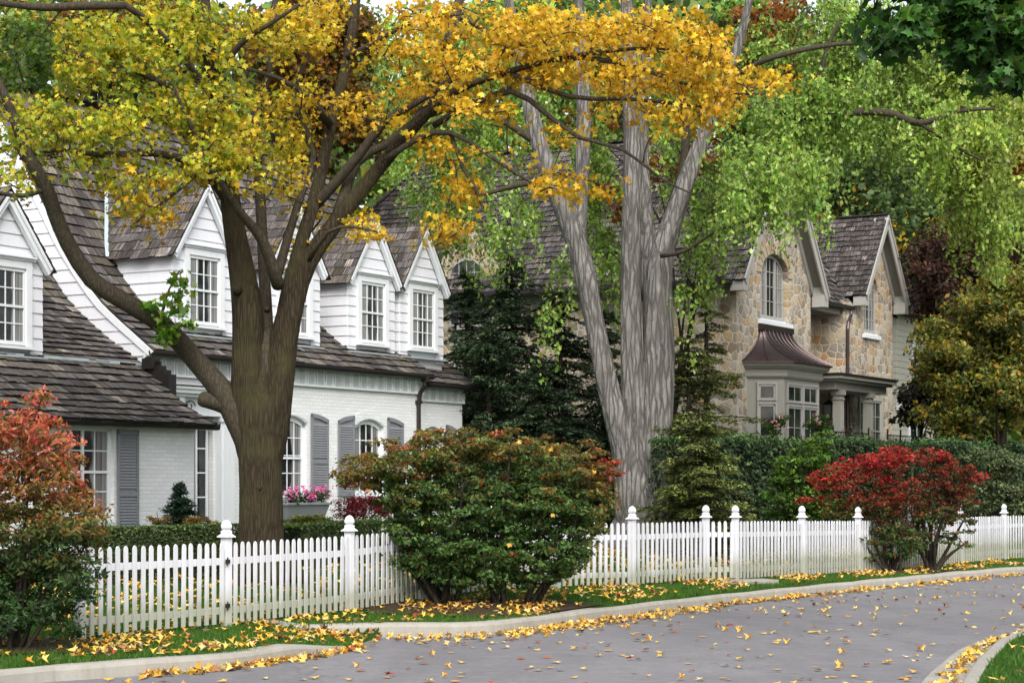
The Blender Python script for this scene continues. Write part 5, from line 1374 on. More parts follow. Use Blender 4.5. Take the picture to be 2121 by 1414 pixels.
# ---- overhanging branch, near top right --------------------------
OD = 21.0
T5 = empty('overhanging_maple_tree', (11.2, 21, float(ROADZ)), 'deep green maple bough hanging into the top right corner', 'tree')
mb = MB(); q = smoothline([[11.2, 21, -.2, .45], [11.0, 21, 3, .36], [10.4, 21, 6, .3], [9.3, 21, 8.3, .2], [*P(2300, -120, 21), .15]], .5); mb.tube(q[:, :3], q[:, 3], 12, lump=.08)
tr_ = mb.build('trunk', M['bark'], T5, smooth=True)
nd = [q[:, :3]]
mb = MB()
for k_ in ([(2300, -120, 30), (2100, -60, 18), (1980, 20, 10), (1860, 80, 6)], [(2300, -120, 28), (2160, 0, 14), (2080, 90, 8), (2060, 150, 5)], [(2300, -120, 26), (2050, -120, 16), (1860, -60, 9), (1810, 20, 5)]):
    b = skel(k_, OD); mb.tube(b[:, :3], b[:, 3], 7); nd.append(b[:, :3])
Cn, _ = in_ells([(1850, 50, 70, 60), (1950, 30, 90, 60), (2050, 60, 90, 80), (2130, 30, 80, 100), (2070, 150, 60, 35), (1860, 130, 50, 25, 0, .5), (1880, -60, 120, 80), (2100, -70, 120, 80), (1990, 110, 60, 30), (2110, 150, 40, 50)], 210, OD, .8, .5)
connect(mb, np.vstack(nd), None, Cn, .02, .004, .05, 5, 4); mb.build('branches', M['bark_limb'], T5, smooth=True)
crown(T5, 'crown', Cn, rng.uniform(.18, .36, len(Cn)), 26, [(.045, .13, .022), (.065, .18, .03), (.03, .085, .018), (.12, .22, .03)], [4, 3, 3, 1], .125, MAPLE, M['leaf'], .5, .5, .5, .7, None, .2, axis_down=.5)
T6 = empty('red_maple_tree', (13.5, 48, 0.2), 'red maple twig tip at the right edge', 'tree')
mb = MB(); q = smoothline([[13.5, 46, .1, .22], [13.6, 46, 5, .16], [13.0, 46, 8, .08], [*P(2110, 340, 46), .02]], .5); mb.tube(q[:, :3], q[:, 3], 8); mb.build('trunk', M['bark_dark'], T6, smooth=True)
Cn = np.array([P(a, b, 46) for a, b in ((2110, 335), (2118, 350), (2125, 340), (2135, 330), (2150, 350), (2140, 300), (2170, 320), (2112, 325))]); crown(T6, 'crown', Cn, np.full(8, .3), 30, [(.5, .03, .02), (.35, .03, .02)], None, .11, MAPLE, M['leaf'])

# ---- conifers -----------------------------------------------------
def conifer(name, label, base, top, D, half, cols, w=None, droop=.32, gz=None, dens=1.0, bottom=None, ls=.10, nw=None, wob=.25, pw=.5, group=None, r0=.14):
    c0 = P(base, 0, D); z0 = float(ground(c0[0], D)) if gz is None else gz
    zt = P(base, top, D)[2]; zb = z0+.25 if bottom is None else P(base, bottom, D)[2]
    t = empty(name, (c0[0], D, z0), label, 'tree', group=group)
    mb = MB(); mb.tube([(c0[0], D, z0-.1), (c0[0]+.03, D, (z0+zt)/2), (c0[0], D, zt)], [r0, r0*.6, .015], 7)
    mb.build('trunk', M['bark_dark'], t, smooth=True)
    H = zt-zb; nb = int((nw or H*34)*dens); mb = MB(); PP = []; AX = []; NR = []; CC = []
    for i in range(nb):
        f = (rng.random()**1.15); z = zb+H*f; a = rng.uniform(0, 2*pi); L = half*(1-f)**pw*rng.uniform(.45, 1.15)*(1+.3*sin(z*2.3+a*2))+.08
        s = np.linspace(0, 1, 7); dr = droop*rng.uniform(.5, 1.6)
        pts = np.stack([c0[0]+cos(a)*L*s, D+sin(a)*L*s, z+L*(.12*s-dr*s*s)], 1)
        mb.tube(pts, np.linspace(.015, .003, 7), 4)
        n = int(L*170*(.10/ls)); u = rng.random(n)**.8; bx_ = np.stack([np.interp(u, s, pts[:, j]) for j in range(3)], 1)
        side_ = np.array([-sin(a), cos(a), 0.]); sg = rng.choice([-1, 1], n)[:, None]; wd = L*.34*(1-u*.6)[:, None]*rng.random((n, 1))
        bx_ = bx_+side_*sg*wd+np.array([0, 0, -1])*wd*.35+rng.normal(size=(n, 3))*.02
        PP.append(bx_); AX.append(np.array([cos(a), sin(a), -.2])+side_*sg*.9+rng.normal(size=(n, 3))*.25); NR.append(np.array([0, 0, 1.])+rng.normal(size=(n, 3))*.45)
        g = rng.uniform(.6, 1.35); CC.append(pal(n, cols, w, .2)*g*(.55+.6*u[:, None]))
    mb.build('branches', M['bark_dark'], t, smooth=True)
    leaves('foliage', np.vstack(PP), ls*np.clip(1+rng.normal(size=sum(map(len, PP)))*.25, .5, 1.6), np.vstack(NR), np.clip(np.vstack(CC), .002, .9), NARROW*np.array([[1.5, 1]]), M['needle'], t, axis=np.vstack(AX), cup=0)
    return t
DG = [(.040, .075, .036), (.058, .10, .045), (.028, .052, .026), (.085, .135, .06)]
OG = [(.085, .115, .028), (.13, .16, .035), (.045, .07, .02), (.18, .19, .045)]
conifer('hemlock_tree', 'dark hemlock between the white house corner and the silver maple, tallest', 1060, 520, 51, 2.1, DG, dens=1.2, ls=.11)
conifer('hemlock_tree', 'dark hemlock right beside the white house corner', 965, 560, 52.5, 1.9, DG, ls=.11)
conifer('hemlock_tree', 'dark hemlock close behind the leaning left grey trunk', 1160, 600, 50, 1.9, [(.022, .042, .016), (.034, .056, .02), (.014, .026, .01)], ls=.13)
conifer('hemlock_tree', 'short dark hemlock in front of the two taller ones', 1110, 740, 48, 1.8, DG, ls=.11)
conifer('hemlock_tree', 'olive green hemlock right of the grey trunks, its thin top reaching the eaves', 1462, 590, 46.5, 1.2, OG, dens=.6, pw=.4, ls=.09, droop=.2)
conifer('hemlock_tree', 'bushy olive hemlock close beside the right grey trunk, mid height', 1425, 700, 44.8, 1.5, OG, dens=1.1, pw=.3, ls=.09, droop=.2)
conifer('hemlock_tree', 'low olive hemlock hiding the end of the clipped hedge, right of the trunks', 1450, 850, 41.2, 1.25, OG, dens=1.6, pw=.3, ls=.09, droop=.2)
conifer('hemlock_tree', 'broad dark hemlock filling the gap behind the two trunks, lowest foliage hidden by the bush', 1010, 640, 48.5, 2.0, DG, ls=.11)
conifer('hemlock_tree', 'shaded hemlock seen between the grey trunks against the stone wall', 1250, 640, 51, 1.9, DG, ls=.11)
conifer('dwarf_spruce', 'small dark cone-shaped spruce in front of the white brick wing', 373, 1000, 33.8, .42, [(.014, .045, .022), (.022, .065, .03), (.010, .028, .014)], None, .15, pw=.8, dens=5, ls=.05, r0=.03, gz=.45)

# ---- hedges -------------------------------------------------------
def hedge(name, label, pts, wd, z0, z1, cols, n, ls, lump=.08, cat='hedge'):
    mb = MB(); pts = np.array(pts, float); T = unit(np.gradient(pts, axis=0)); Nn = np.stack([T[:, 1], -T[:, 0]], 1)
    rings = [[(*(p+nv*wd*.40*s), z) for s, z in ((-1, a), (-1, b-.12), (-.7, b-.06), (.7, b-.06), (1, b-.12), (1, a))] for p, nv, a, b in zip(pts, Nn, z0, z1)]
    t = empty(name, (pts[0][0], pts[0][1], float(z0[0])), label, cat)
    mb.loft(rings[1:-1]); mb.build('shade_core', M['dark'], t)  # dark solid core, coloured to stand in for shade inside the hedge
    d = np.concatenate([[0], np.cumsum(np.linalg.norm(np.diff(pts, axis=0), axis=1))])
    u = np.clip(rng.random(n)*1.04-.02, 0, 1)*d[-1]; endf = (u <= 0) | (u >= d[-1]); c = np.stack([np.interp(u, d, pts[:, 0]), np.interp(u, d, pts[:, 1])], 1); nv = np.stack([np.interp(u, d, Nn[:, 0]), np.interp(u, d, Nn[:, 1])], 1)
    a, b = np.interp(u, d, z0), np.interp(u, d, z1)
    H = np.mean(z1-z0); pt = wd/(wd+2*H)
    k = rng.random(n); top = k < pt; sgn = np.where(rng.random(n) < .72, 1, -1)
    off = np.where(top, rng.uniform(-.5, .5, n)*wd, sgn*wd*.48); z = np.where(top, b-.03, a+(b-a)*rng.random(n))
    wav = lump*(np.sin(u*3.1)+np.sin(u*7.3+z*5)+np.sin(z*4.1+u))*.5+rng.normal(size=n)*lump*.5
    off = np.where(endf, rng.uniform(-.5, .5, n)*wd, off); off = off+np.where(top, 0, sgn)*wav; z = z+np.where(top, 1, .0)*wav*.8
    Pt = np.stack([c[:, 0]+nv[:, 0]*off, c[:, 1]+nv[:, 1]*off, z], 1)
    nr = np.stack([nv[:, 0]*np.where(top, 0, sgn), nv[:, 1]*np.where(top, 0, sgn), np.where(top, 1, .35)], 1)+rng.normal(size=(n, 3))*.6
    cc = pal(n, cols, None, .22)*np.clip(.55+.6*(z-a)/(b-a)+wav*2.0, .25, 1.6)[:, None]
    cc[~top] *= .72; cc[top] *= 1.6  # faces and base darkened, top lightened: light and shade put into the colour
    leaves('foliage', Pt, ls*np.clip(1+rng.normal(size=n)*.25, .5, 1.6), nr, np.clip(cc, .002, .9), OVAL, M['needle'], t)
    return t
def fl(e, f): return F0+FD*e+FN*f
hp = [fl(e, 4.6) for e in np.linspace(21.6, 46, 26)]; hz = np.array([float(ground(*p))-.1 for p in hp])
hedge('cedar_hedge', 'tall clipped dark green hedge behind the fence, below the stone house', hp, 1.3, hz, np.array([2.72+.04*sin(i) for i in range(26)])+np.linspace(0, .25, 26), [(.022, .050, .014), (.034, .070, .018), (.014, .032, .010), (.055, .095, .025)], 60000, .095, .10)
def boxhedge(label, a, b, D0, D1, ztop, n=16000):
    p0, p1 = P(a, 0, D0)[:2], P(b, 0, D1)[:2]; ps = [p0*(1-t)+p1*t for t in np.linspace(0, 1, 12)]
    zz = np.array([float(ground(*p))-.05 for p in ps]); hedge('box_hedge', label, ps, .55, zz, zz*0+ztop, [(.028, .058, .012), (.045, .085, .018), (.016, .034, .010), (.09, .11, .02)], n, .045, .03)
boxhedge('low clipped box hedge before the white brick wing, left of the maple trunk', 180, 482, 29.6, 31.6, 1.12)
boxhedge('low clipped box hedge right of the maple trunk, under the flower box', 596, 760, 33, 36, 1.10)

# ---- shrubs -------------------------------------------------------
def shrub(name, label, stems_, ells, D, rd, ncl, R_, per, cols, w, size, shape=OVAL, mat='leaf', flat=.4, colfn=None, cat='shrub', stemr=.03, z0=None, cj=.2, up=.7, group=None, axis_down=0, bark='bark_dark', sl=.5):
    bx = np.mean([s[0] for s in stems_]); c = P(bx, 0, D); gz = float(lawnz(c[0], D)) if z0 is None else z0
    t = empty(name, (c[0], D, gz), label, cat, group=group)
    Cn, _ = in_ells(ells, ncl, D, rd, sl); Cn = Cn[Cn[:, 2] > gz+.12]
    mb = MB(); nd = []
    for s in stems_:
        a = P(s[0], 0, D); a[2] = gz-.05; a[1] += rng.normal()*.12
        e = P(s[1], s[2], D+rng.normal()*rd*.4); m = (a+e)/2+rng.normal(size=3)*.06; m[2] += .05
        q = smoothline([[*a, stemr*1.3], [*(a*.7+m*.3), stemr], [*m, stemr*.75], [*e, stemr*.35]], .12); mb.tube(q[:, :3], q[:, 3], 6, lump=.06); nd.append(q[3:, :3])
    connect(mb, np.vstack(nd), None, Cn, stemr*.6, .004, .0, 5, 4); mb.build('branches', M[bark], t, smooth=True)
    crown(t, 'foliage', Cn, rng.uniform(*R_, len(Cn)), per, cols, w, size, shape, M[mat], flat, up, .35, .5, colfn, cj, axis_down=axis_down)
    return t
def pyof(Pt): return 1005-(Pt[:, 2]-CAMH)/Pt[:, 1]*F
def pxof(Pt): return 1060.5+Pt[:, 0]/Pt[:, 1]*F
RED = [(.68, .026, .034), (.80, .05, .06), (.42, .02, .025), (.50, .09, .04)]
GRN = [(.074, .155, .040), (.105, .205, .050), (.048, .10, .03), (.15, .225, .05)]
BRN = [(.16, .06, .018), (.11, .07, .018), (.22, .06, .02), (.08, .08, .02)]
def mix3(g, b, r, tg, tr):
    tg, tr = tg[:, None], tr[:, None]; c = g*(1-tg)+b*tg; return c*(1-tr)+r*tr
def col_center(Pt, idx, c):
    n = len(Pt); px, py = pxof(Pt), pyof(Pt); cl = rng.random(idx.max()+1)[idx]; cl2 = rng.random(idx.max()+1)[idx]
    topy = 895+((px-980)/330)**2*60+(px < 850)*(850-px)*.35
    h = py-topy+(cl-.5)*150+rng.normal(size=n)*16
    tb = .85*(1-sstep(h, 0, 120)); edge = sstep(px+(cl-.5)*60, 1210, 1290); tb = np.maximum(tb, edge*.9)*(rng.random(n) < .93)
    tr = np.where((cl2 > .90) & (tb > .5), .6, 0)*(rng.random(n) < .6)+edge*(py < 1010)*(rng.random(n) < .75); tr = np.clip(np.maximum(tr, (rng.random(n) < .015)), 0, 1)
    g = pal(n, GRN, [4, 4, 2, 2], .15); b = pal(n, [(.25, .14, .035), (.19, .165, .038), (.30, .12, .03), (.20, .19, .04)], None, .15)
    return mix3(g, b, pal(n, [(.42, .045, .025), (.50, .03, .03), (.30, .05, .02)], None, .15), tb, tr)
EC = [(880, 960, 130, 70), (1000, 930, 150, 50), (1130, 950, 110, 55), (1230, 980, 70, 50), (780, 975, 80, 45), (720, 985, 40, 14), (850, 1040, 110, 60), (960, 1040, 150, 80), (1100, 1040, 130, 80), (1190, 1060, 80, 70), (880, 1130, 100, 60), (1000, 1140, 130, 60), (1120, 1140, 110, 60), (1200, 1140, 40, 35), (830, 1090, 70, 35), (800, 1150, 45, 20, 0, .6), (1000, 1195, 100, 28, 0, 1), (930, 1190, 70, 30, 0, 1), (1110, 1195, 80, 22, 0, 1), (860, 1170, 60, 25, 0, 1), (1180, 1170, 40, 25, 0, .8)]
ST = [(905, 870, 1040), (915, 960, 1000), (925, 800, 1000), (930, 900, 930), (1030, 1010, 1000), (1040, 1080, 960), (1050, 950, 1060), (1085, 1150, 1010), (1090, 1120, 1080), (1095, 1220, 1000), (940, 1010, 1090), (1020, 1060, 900), (910, 760, 1080), (1105, 1200, 1110), (1030, 980, 1120), (915, 850, 1150)]
shrub('burning_bush', 'large rounded burning bush, green below and rusty red on top, before the fence', ST, EC, 27.9, 1.0, 1250, (.09, .24), 50, [(1, 1, 1)], None, .062, OVAL, 'leaf', .34, col_center, stemr=.035, cj=.2)
def col_left(Pt, idx, c):
    n = len(Pt); px, py = pxof(Pt), pyof(Pt); cl = rng.random(idx.max()+1)[idx]
    h = py+(cl-.5)*130+rng.normal(size=n)*20
    tb = 1-sstep(h, 1020, 1200); tr = (1-sstep(h, 860, 1110))*.95*(rng.random(n) < .72)
    return mix3(pal(n, [(.035, .085, .026), (.05, .115, .034), (.07, .14, .04)], None, .2), pal(n, [(.26, .20, .045), (.34, .17, .04), (.16, .18, .04)], None, .2), pal(n, [(.70, .11, .08), (.62, .07, .07), (.64, .22, .10), (.74, .22, .17)], None, .15), tb, tr)
EL = [(60, 900, 70, 50), (20, 870, 60, 40), (110, 950, 70, 60), (60, 990, 110, 60), (100, 1060, 110, 70), (30, 1100, 110, 80), (130, 1130, 90, 70), (70, 1200, 120, 70), (150, 1200, 60, 50), (40, 1280, 90, 50), (110, 1270, 70, 40), (180, 1010, 30, 20, 0, .6), (170, 1090, 50, 40), (-60, 1000, 100, 120), (-60, 1200, 100, 120), (150, 1300, 30, 18, 0, .5), (60, 850, 25, 25), (85, 825, 14, 16, 0, .8)]
shrub('burning_bush', 'tall open shrub at the left edge, coral red on top and dark green below', [(20, 40, 900), (30, 90, 940), (10, -20, 900), (40, 150, 1000), (35, 130, 1100), (0, -60, 1000), (50, 180, 1120), (25, 70, 870)], EL, 20.9, .85, 560, (.10, .22), 46, [(1, 1, 1)], None, .056, OVAL*np.array([[.8, 1.15]]), 'leaf', .5, col_left, stemr=.022, up=.5)
def col_red(cx):
    def f(Pt, idx, c):
        n = len(Pt); px, py = pxof(Pt), pyof(Pt); cl = rng.random(idx.max()+1)[idx]
        h = py+(cl-.5)*90+rng.normal(size=n)*12; d = np.abs(px-1860)/190
        tb = 1-sstep(h, 1030, 1110); tr = np.clip((1-sstep(h+55*(px > 1880)-45*(d > .8), 935, 1050)), 0, 1)*(rng.random(n) < .72)
        tr = np.maximum(tr, (rng.random(n) < .04)); 
        return mix3(pal(n, GRN, None, .18), pal(n, [(.13, .05, .02), (.10, .07, .02), (.19, .03, .02)], None, .15), pal(n, RED, [4, 3, 3, 1], .13), tb, tr)
    return f
ER1 = [(1800, 960, 75, 28), (1740, 990, 65, 30), (1850, 950, 60, 25), (1700, 1030, 45, 22), (1780, 1040, 90, 30), (1860, 1030, 60, 50), (1820, 1100, 75, 40), (1780, 1120, 40, 25, 0, .7), (1870, 1110, 50, 35), (1840, 1150, 60, 18, 0, .7), (1690, 985, 20, 12), (1730, 1060, 40, 12)]
ER2 = [(1920, 950, 70, 25), (1970, 970, 50, 30), (2010, 995, 38, 28), (1930, 1010, 70, 40), (1985, 1040, 50, 35), (1940, 1070, 55, 25), (1995, 1075, 35, 14), (2010, 1100, 20, 12, 0, .6), (2005, 1130, 14, 7, 0, .7), (1900, 1060, 40, 40), (1905, 1110, 35, 30, 0, .9), (1960, 1105, 45, 22, 0, .7), (1890, 1140, 30, 18, 0, .7)]
shrub('burning_bush', 'left and wider of the two vivid red bushes by the kerb at right', [(1838, 1760, 1020), (1842, 1800, 980), (1845, 1850, 960), (1850, 1880, 1000), (1855, 1810, 1060), (1835, 1740, 1080), (1860, 1870, 1060), (1858, 1900, 1040), (1845, 1770, 1110)], ER1, 39.6, .8, 400, (.07, .24), 36, [(1, 1, 1)], None, .058, OVAL, 'leaf', .40, col_red(1800), stemr=.03)
shrub('burning_bush', 'right-hand vivid red bush by the kerb, on one dark stem', [(1928, 1900, 1000), (1930, 1930, 980), (1932, 1980, 1000), (1935, 1960, 1060), (1935, 2000, 1070), (1932, 2005, 1120), (1928, 1890, 1060)], ER2, 40.3, .75, 290, (.07, .22), 36, [(1, 1, 1)], None, .062, OVAL, 'leaf', .36, col_red(1940), stemr=.045)
shrub('lilac_shrub', 'bright green leafy shrub against the dark hedge, left of the red bushes', [(1650, 1640, 960), (1655, 1680, 940), (1660, 1700, 920), (1645, 1620, 1000), (1660, 1660, 900)], [(1690, 920, 40, 25), (1680, 960, 55, 35), (1640, 980, 45, 35), (1650, 1020, 60, 40), (1700, 1000, 50, 50), (1640, 1060, 60, 25), (1720, 1050, 50, 35), (1600, 1030, 20, 14, 0, .6)], 42.2, .5, 190, (.14, .26), 34, [(.08, .17, .025), (.12, .23, .03), (.05, .11, .02), (.2, .28, .04)], [4, 4, 3, 1], .10, OVAL, 'leaf', .5)
shrub('dogwood_shrub', 'pale grey-green shrub between the red bush and the last fence post', [(2040, 2030, 960), (2050, 2070, 950), (2060, 2100, 980), (2035, 2010, 1000)], [(2040, 950, 40, 25), (2080, 960, 45, 28), (2050, 1000, 55, 40), (2100, 1020, 50, 40), (2060, 1050, 60, 25)], 47.0, .5, 170, (.14, .26), 36, [(.17, .21, .10), (.10, .15, .06), (.24, .27, .14), (.06, .10, .04)], None, .085, OVAL, 'leaf', .5)
shrub('privet_shrub', 'yellowish green shrub behind the fence at the right edge', [(2110, 2120, 1000), (2115, 2130, 1010)], [(2120, 1030, 45, 35), (2140, 1050, 50, 30), (2110, 1060, 30, 20)], 50.5, .5, 80, (.14, .26), 40, [(.10, .18, .03), (.18, .26, .04)], None, .09, OVAL, 'leaf', .5)
shrub('japanese_maple', 'crimson dome-shaped Japanese maple under the shuttered windows', [(745, 720, 1060), (750, 760, 1040), (755, 790, 1050)], [(740, 1050, 50, 22), (770, 1040, 50, 25), (720, 1068, 30, 16), (790, 1060, 50, 25)], 36.5, .5, 90, (.12, .22), 60, [(.20, .012, .02), (.13, .01, .016), (.28, .02, .03)], None, .06, NARROW, 'leaf', .4, z0=.55, axis_down=.8)
shrub('barberry_shrub', 'low yellow and rust coloured shrub beside the dwarf spruce', [(410, 400, 1075), (420, 430, 1070), (330, 325, 1060)], [(400, 1080, 40, 10), (440, 1082, 20, 8), (330, 1078, 24, 8), (310, 1070, 6, 10)], 32.6, .25, 40, (.05, .11), 40, [(.28, .22, .03), (.34, .13, .03), (.14, .15, .03)], None, .035, OVAL, 'leaf', .6, z0=.75, stemr=.01)
shrub('spirea_shrub', 'lime and olive low shrubs filling the bed under the flower box', [(620, 615, 1075), (660, 665, 1075), (690, 690, 1080)], [(620, 1082, 30, 12), (665, 1080, 30, 10), (640, 1075, 40, 8), (700, 1088, 20, 8)], 37.4, .4, 70, (.06, .13), 46, [(.26, .30, .05), (.14, .20, .03), (.22, .15, .03), (.06, .11, .02)], None, .045, OVAL, 'leaf', .6, z0=.75, stemr=.01)
rb = shrub('rose_bush', 'climbing rose with pale pink blooms beside the bay window', [(1600, 1600, 860), (1608, 1620, 870), (1700, 1700, 860)], [(1600, 890, 18, 25), (1615, 870, 14, 18), (1695, 890, 30, 22), (1700, 872, 14, 12)], 54.2, .3, 60, (.12, .22), 26, [(.05, .12, .02), (.09, .17, .03)], None, .085, OVAL, 'leaf', .7, z0=2.0, stemr=.012)
fp = np.array([P(a, b, 53.8) for a, b in ((1602, 872), (1610, 882), (1690, 868), (1697, 875), (1632, 885), (1688, 858), (1620, 862))]); leaves('rose_bloom', np.repeat(fp, 8, 0)+rng.normal(size=(56, 3))*.035, .09, rng.normal(size=(56, 3)), pal(56, [(.75, .55, .58), (.7, .3, .38)]), OVAL, M['petal'], rb)
for nm_, (x0, x1, y0, y1), D_, k_ in (('caught_leaf', (760, 1230, 900, 1160), 26.95, 7),):
    for j in range(k_):
        p = P(rng.uniform(x0, x1), rng.uniform(y0, y1), D_+rng.uniform(-.15, .25)); me = leafmesh(nm_, np.zeros((1, 3)), .08, np.array([[rng.normal()*.5, -.8, .5]]), pal(1, [(.62, .38, .05), (.66, .46, .12), (.5, .2, .04)], None, .1), MAPLE, cup=.3)
        me.materials.append(M['leaf']); o = bpy.data.objects.new(nm_, me); COL.objects.link(o); o.location = p; tag(o, 'yellow maple leaf caught in the twigs of the big green and rust bush', 'leaf', 'maple leaves caught in the central bush')
# ---- flower box ---------------------------------------------------
fb = empty('flower_box', (0, 0, 0), 'grey window box of pink impatiens under the shuttered window, right of the trunk', 'planter', local=True)
fb.location = (H1.location.x, H1.location.y, 0); fb.rotation_euler = (0, 0, HANG)
mb = MB(); mb.loft([[(4.1, -.30, 1.02), (5.4, -.30, 1.02), (5.4, -.01, 1.02), (4.1, -.01, 1.02)], [(4.0, -.38, 1.32), (5.5, -.38, 1.32), (5.5, -.01, 1.32), (4.0, -.01, 1.32)]]); mb.box(3.97, 5.53, -.41, -.012, 1.32, 1.37)
mb.build('box', M['greyshut'], fb, bevel=.008)
for x in (4.25, 5.25):
    mb = MB(); mb.beam((x, -.28, 1.0), (x, -.02, .75), .03, .03); mb.build('bracket', M['iron'], fb)
Cb = np.stack([rng.uniform(4.05, 5.5, 46), rng.uniform(-.40, -.08, 46), rng.uniform(1.38, 1.60, 46)], 1)
crown(fb, 'foliage', Cb, np.full(46, .10), 30, [(.03, .08, .02), (.05, .12, .03)], None, .05, OVAL, M['leaf'], .8)
fc = np.stack([rng.uniform(4.0, 5.55, 90), rng.uniform(-.48, -.12, 90), rng.uniform(1.42, 1.72, 90)], 1); k9 = np.repeat(fc, 5, 0)+rng.normal(size=(450, 3))*.014
leaves('blooms', k9, .045, rng.normal(size=(450, 3))*.6+np.array([.2, -.8, .6]), pal(450, [(.72, .08, .35), (.78, .22, .5), (.80, .45, .6)], [4, 3, 1]), CLOVER, M['petal'], fb)

# ---- far woodland -------------------------------------------------
n = 90000
wx = rng.uniform(-60, 90, n); wy = rng.uniform(92, 116, n); hh = rng.random(n)**.8
wz = hh*(27+4*np.sin(wx*.23)+3*np.sin(wx*.61+1))
lob = np.sin(wx*.55)+np.sin(wz*.7+wx*.3)+np.sin(wx*1.3+wz*1.1); wy = wy+lob*1.5
c = pal(n, [(.10, .17, .045), (.17, .25, .06), (.05, .085, .025), (.30, .28, .05), (.24, .33, .10)], [4, 3, 3, .9, 1.6], .2)*(1+.28*lob[:, None]/3*1.6)
o = leaves('woodland', np.stack([wx, wy, wz], 1), rng.uniform(.45, .9, n), rng.normal(size=(n, 3))+np.array([0, -.6, .6]), np.clip(c, .003, .8), CLOVER, M['leaf_thin'])
tag(o, 'mixed green and golden woodland closing the view behind the houses', 'woodland', kind='stuff')

# ================================================================== FALLEN LEAVES
YL = [(.62, .38, .05), (.66, .46, .12), (.52, .26, .03), (.60, .46, .20), (.34, .17, .06), (.30, .05, .02), (.15, .09, .05)]
YW = [5, 4, 2.5, 2.5, 2.6, .5, 2.0]
def litter(name, X, Y, Z, size, label, tilt=.16, w=YW):
    n = len(X); Pn = np.stack([X, Y, Z+.006+size*.12*rng.random(n)], 1); nr = np.array([0, 0, 1.])+rng.normal(size=(n, 3))*tilt
    o = leaves(name, Pn, size, nr, pal(n, YL, w, .13), MAPLE, M['dead'], cup=.4)
    return tag(o, label, 'fallen leaves', kind='stuff')
# drift in the gutter along the kerb
i0 = (rng.random(3400)*len(kBd)).astype(int); Q = kBd[i0]; pxq = pxof(Q+1e-9); 
wid = np.where(Q[:, 0] < 3.2, .55, .22); dens = np.where(Q[:, 0] < 2, 1, np.where(Q[:, 0] < 5, .75, .45))
off = -np.abs(rng.normal(size=len(Q)))*wid; keep = (rng.random(len(Q)) < dens) & (np.abs(Q[:, 0]/Q[:, 1]) < .28) & (Q[:, 0] > -2.6)
X, Y = Q[keep, 0], Q[keep, 1]+off[keep]-.02
ya = np.interp(X, Ax, kAd[:, 1]); sel = ~((X < -1.75) & (Y > ya) & (Y < ya+.3)); X, Y = X[sel], Y[sel]
onroad = (X > -1.7) | (Y < np.interp(X, Ax, kAd[:, 1])); Z = np.where(onroad, ROADZ, lawnz(X, Y))
litter('leaf_litter', X, Y, Z+rng.random(len(X))*.03, rng.uniform(.07, .115, len(X)), 'golden drift of fallen maple leaves in the gutter along the kerb', .3)
i0 = (rng.random(700)*len(kAd)).astype(int); Q = kAd[i0]; off = -np.abs(rng.normal(size=700))*.22; s_ = (Q[:, 0] > -3.6); litter('leaf_litter', Q[s_, 0], Q[s_, 1]+off[s_], np.full(s_.sum(), ROADZ), rng.uniform(.08, .13, s_.sum()), 'fallen leaves gathered along the nearest kerb at left', .4)
# verge and lawn
def scatter(n, s0, s1, xr, pw=1.0):
    X = rng.uniform(*xr, n); S_ = s0+(s1-s0)*rng.random(n)**pw; Y = Yb(X)+S_; k = np.abs(X/Y) < .28; return X[k], Y[k]
X, Y = scatter(3400, .12, 3.0, (-6, 11)); m_ = np.sin(X*1.9+Y)+np.sin(X*4.1)+rng.normal(size=len(X))*.8 > .1; X, Y = X[m_], Y[m_]
litter('leaf_litter', X, Y, lawnz(X, Y)+.03, rng.uniform(.075, .13, len(X)), 'yellow and brown maple leaves strewn over the grass verge')
X, Y = scatter(5200, 3.0, 15, (-9, 12)); litter('leaf_litter', X, Y, lawnz(X, Y)+.03, rng.uniform(.08, .13, len(X)), 'scattered yellow leaves on the lawn behind the white fence')
i0 = rng.integers(0, len(kCd), 900); Q = kCd[i0]+Nc[i0]*(np.abs(rng.normal(size=900))*.22+.10)[:, None]; k = (np.abs(Q[:, 0]/Q[:, 1]) < .28) & (Q[:, 1] > 14); Q = Q[k]
litter('leaf_litter', Q[:, 0], Q[:, 1], np.full(len(Q), ROADZ+.012), rng.uniform(.08, .12, len(Q)), 'fallen leaves lying in the curved gutter at lower right', .35)
i0 = rng.integers(0, len(kCd), 500); Q = kCd[i0]+Nc[i0]*(rng.random(500)*3+.65)[:, None]; k = (np.abs(Q[:, 0]/Q[:, 1]) < .28) & (Q[:, 1] > 14); Q = Q[k]
litter('leaf_litter', Q[:, 0], Q[:, 1], np.full(len(Q), .02), rng.uniform(.08, .12, len(Q)), 'a few yellow leaves on the island grass at lower right')
# single leaves on the road: the nearest ones as objects of their own
n = 1600; X = rng.uniform(-6, 12, n); Y = 15.5+24*rng.random(n)**1.1
k = (np.abs(X/Y) < .262) & (Y < np.interp(X, Bx, kBd[:, 1]) if False else np.abs(X/Y) < .262)
lim = np.where(X < -1.7, np.interp(X, Ax, kAd[:, 1]), np.interp(X, Bx, kBd[:, 1]))-.12
def inC(X, Y):
    d = np.min(np.hypot(kCd[None, :, 0]-X[:, None], kCd[None, :, 1]-Y[:, None]), axis=1); j = np.argmin(np.hypot(kCd[None, :, 0]-X[:, None], kCd[None, :, 1]-Y[:, None]), axis=1)
    sgn = (X-kCd[j, 0])*Nc[j, 0]+(Y-kCd[j, 1])*Nc[j, 1]; return (sgn > -.1)
k &= (Y < lim) & ~inC(X, Y); X, Y = X[k], Y[k]; o_ = np.argsort(Y); X, Y = X[o_], Y[o_]
near = min(290, len(X))
protos = []
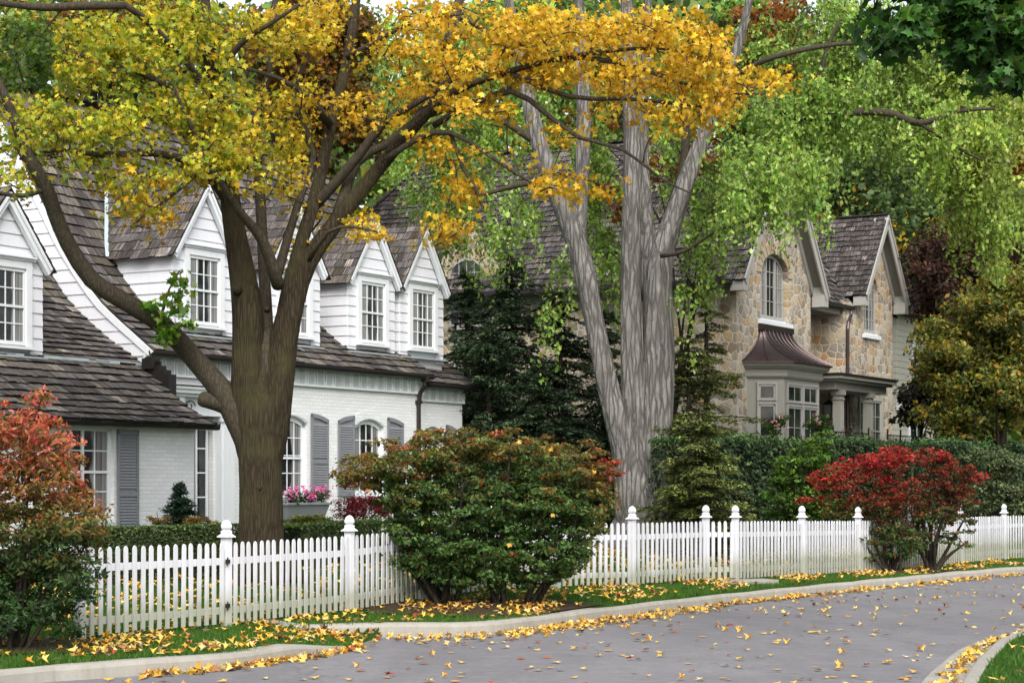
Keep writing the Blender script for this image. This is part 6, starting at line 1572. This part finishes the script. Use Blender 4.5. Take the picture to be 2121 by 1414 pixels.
KINDS = [('yellow', [(.68, .42, .05)], 5), ('pale straw coloured', [(.68, .52, .20)], 3), ('golden', [(.66, .34, .03)], 3), ('reddish brown', [(.32, .10, .03)], 1.4), ('dark brown curled', [(.12, .07, .035)], .8), ('red', [(.38, .04, .02)], .5)]
for nm, cc, w_ in KINDS:
    for v in range(3):
        me = leafmesh('fallen_leaf', np.array([[0, 0, .016]]), .12, np.array([[rng.normal()*.08, rng.normal()*.08, 1]]), pal(1, cc, None, .1), MAPLE, cup=[.1, .25, .45][v]); me.materials.append(M['dead']); protos.append((nm, me))
wts = np.array([k_[2] for k_ in KINDS]); wts = wts/wts.sum()
for i in range(near):
    kk = rng.choice(len(KINDS), p=wts); nm, me = protos[kk*3+rng.integers(3)]
    o = bpy.data.objects.new('fallen_leaf', me); COL.objects.link(o); s = rng.uniform(.6, 1.05)
    o.location = (X[i], Y[i], ROADZ+.002); o.rotation_euler = (0, 0, rng.uniform(0, 6.28)); o.scale = (s, s, s)
    tag(o, nm+' maple leaf lying by itself on the grey asphalt road', 'leaf', nm+' leaves scattered on the road')
if len(X) > near: litter('leaf_litter', X[near:], Y[near:], np.full(len(X)-near, ROADZ), rng.uniform(.075, .11, len(X)-near), 'small distant leaves sprinkled over the far road surface')
# ================================================================== CAMERA, LIGHT
cam = bpy.data.cameras.new('camera'); co = bpy.data.objects.new('camera', cam); COL.objects.link(co)
co.location = (0, 0, CAMH); co.rotation_euler = (pi/2, 0, 0)
cam.sensor_width = 36; cam.lens = 36*F/2121; cam.shift_x = 0; cam.shift_y = (1005-707)/2121
cam.clip_start = .1; cam.clip_end = 4000
SC.camera = co
w = bpy.data.worlds.new('World'); SC.world = w; w.use_nodes = True; nt = w.node_tree; nt.nodes.clear(); k = N(nt)
sky = k.n('TexSky', sky_type='NISHITA'); sky.sun_disc = False
EL, ROT = math.radians(44), math.radians(172)
sky.sun_elevation = EL; sky.sun_rotation = ROT; sky.air_density = 1.2; sky.dust_density = 4; sky.ozone_density = 1
hs = k.n('HueSaturation'); hs.inputs['Saturation'].default_value = .38; k.l(sky.outputs[0], hs.inputs['Color'])
bg = k.n('Background'); bg.inputs[1].default_value = SKYS; k.l(hs.outputs[0], bg.inputs[0])
wo = k.n('OutputWorld'); k.l(bg.outputs[0], wo.inputs[0])
sl = bpy.data.lights.new('sun', 'SUN'); sl.energy = SUNS; sl.angle = math.radians(28); sl.color = (1, .96, .9)
so = bpy.data.objects.new('sun', sl); COL.objects.link(so)
# sun direction: rotation measured clockwise from +Y
from mathutils import Vector
dv = Vector((sin(ROT)*cos(EL), cos(ROT)*cos(EL), sin(EL)))
so.rotation_euler = dv.to_track_quat('Z', 'Y').to_euler(); so.location = (0, 0, 30)
SC.view_settings.view_transform = 'Standard'; SC.view_settings.look = 'None'; SC.view_settings.exposure = 0; SC.view_settings.gamma = 1
SC.cycles.max_bounces = 6; SC.cycles.transmission_bounces = 4; SC.cycles.diffuse_bounces = 3; SC.cycles.glossy_bounces = 2
SC.cycles.use_denoising = True
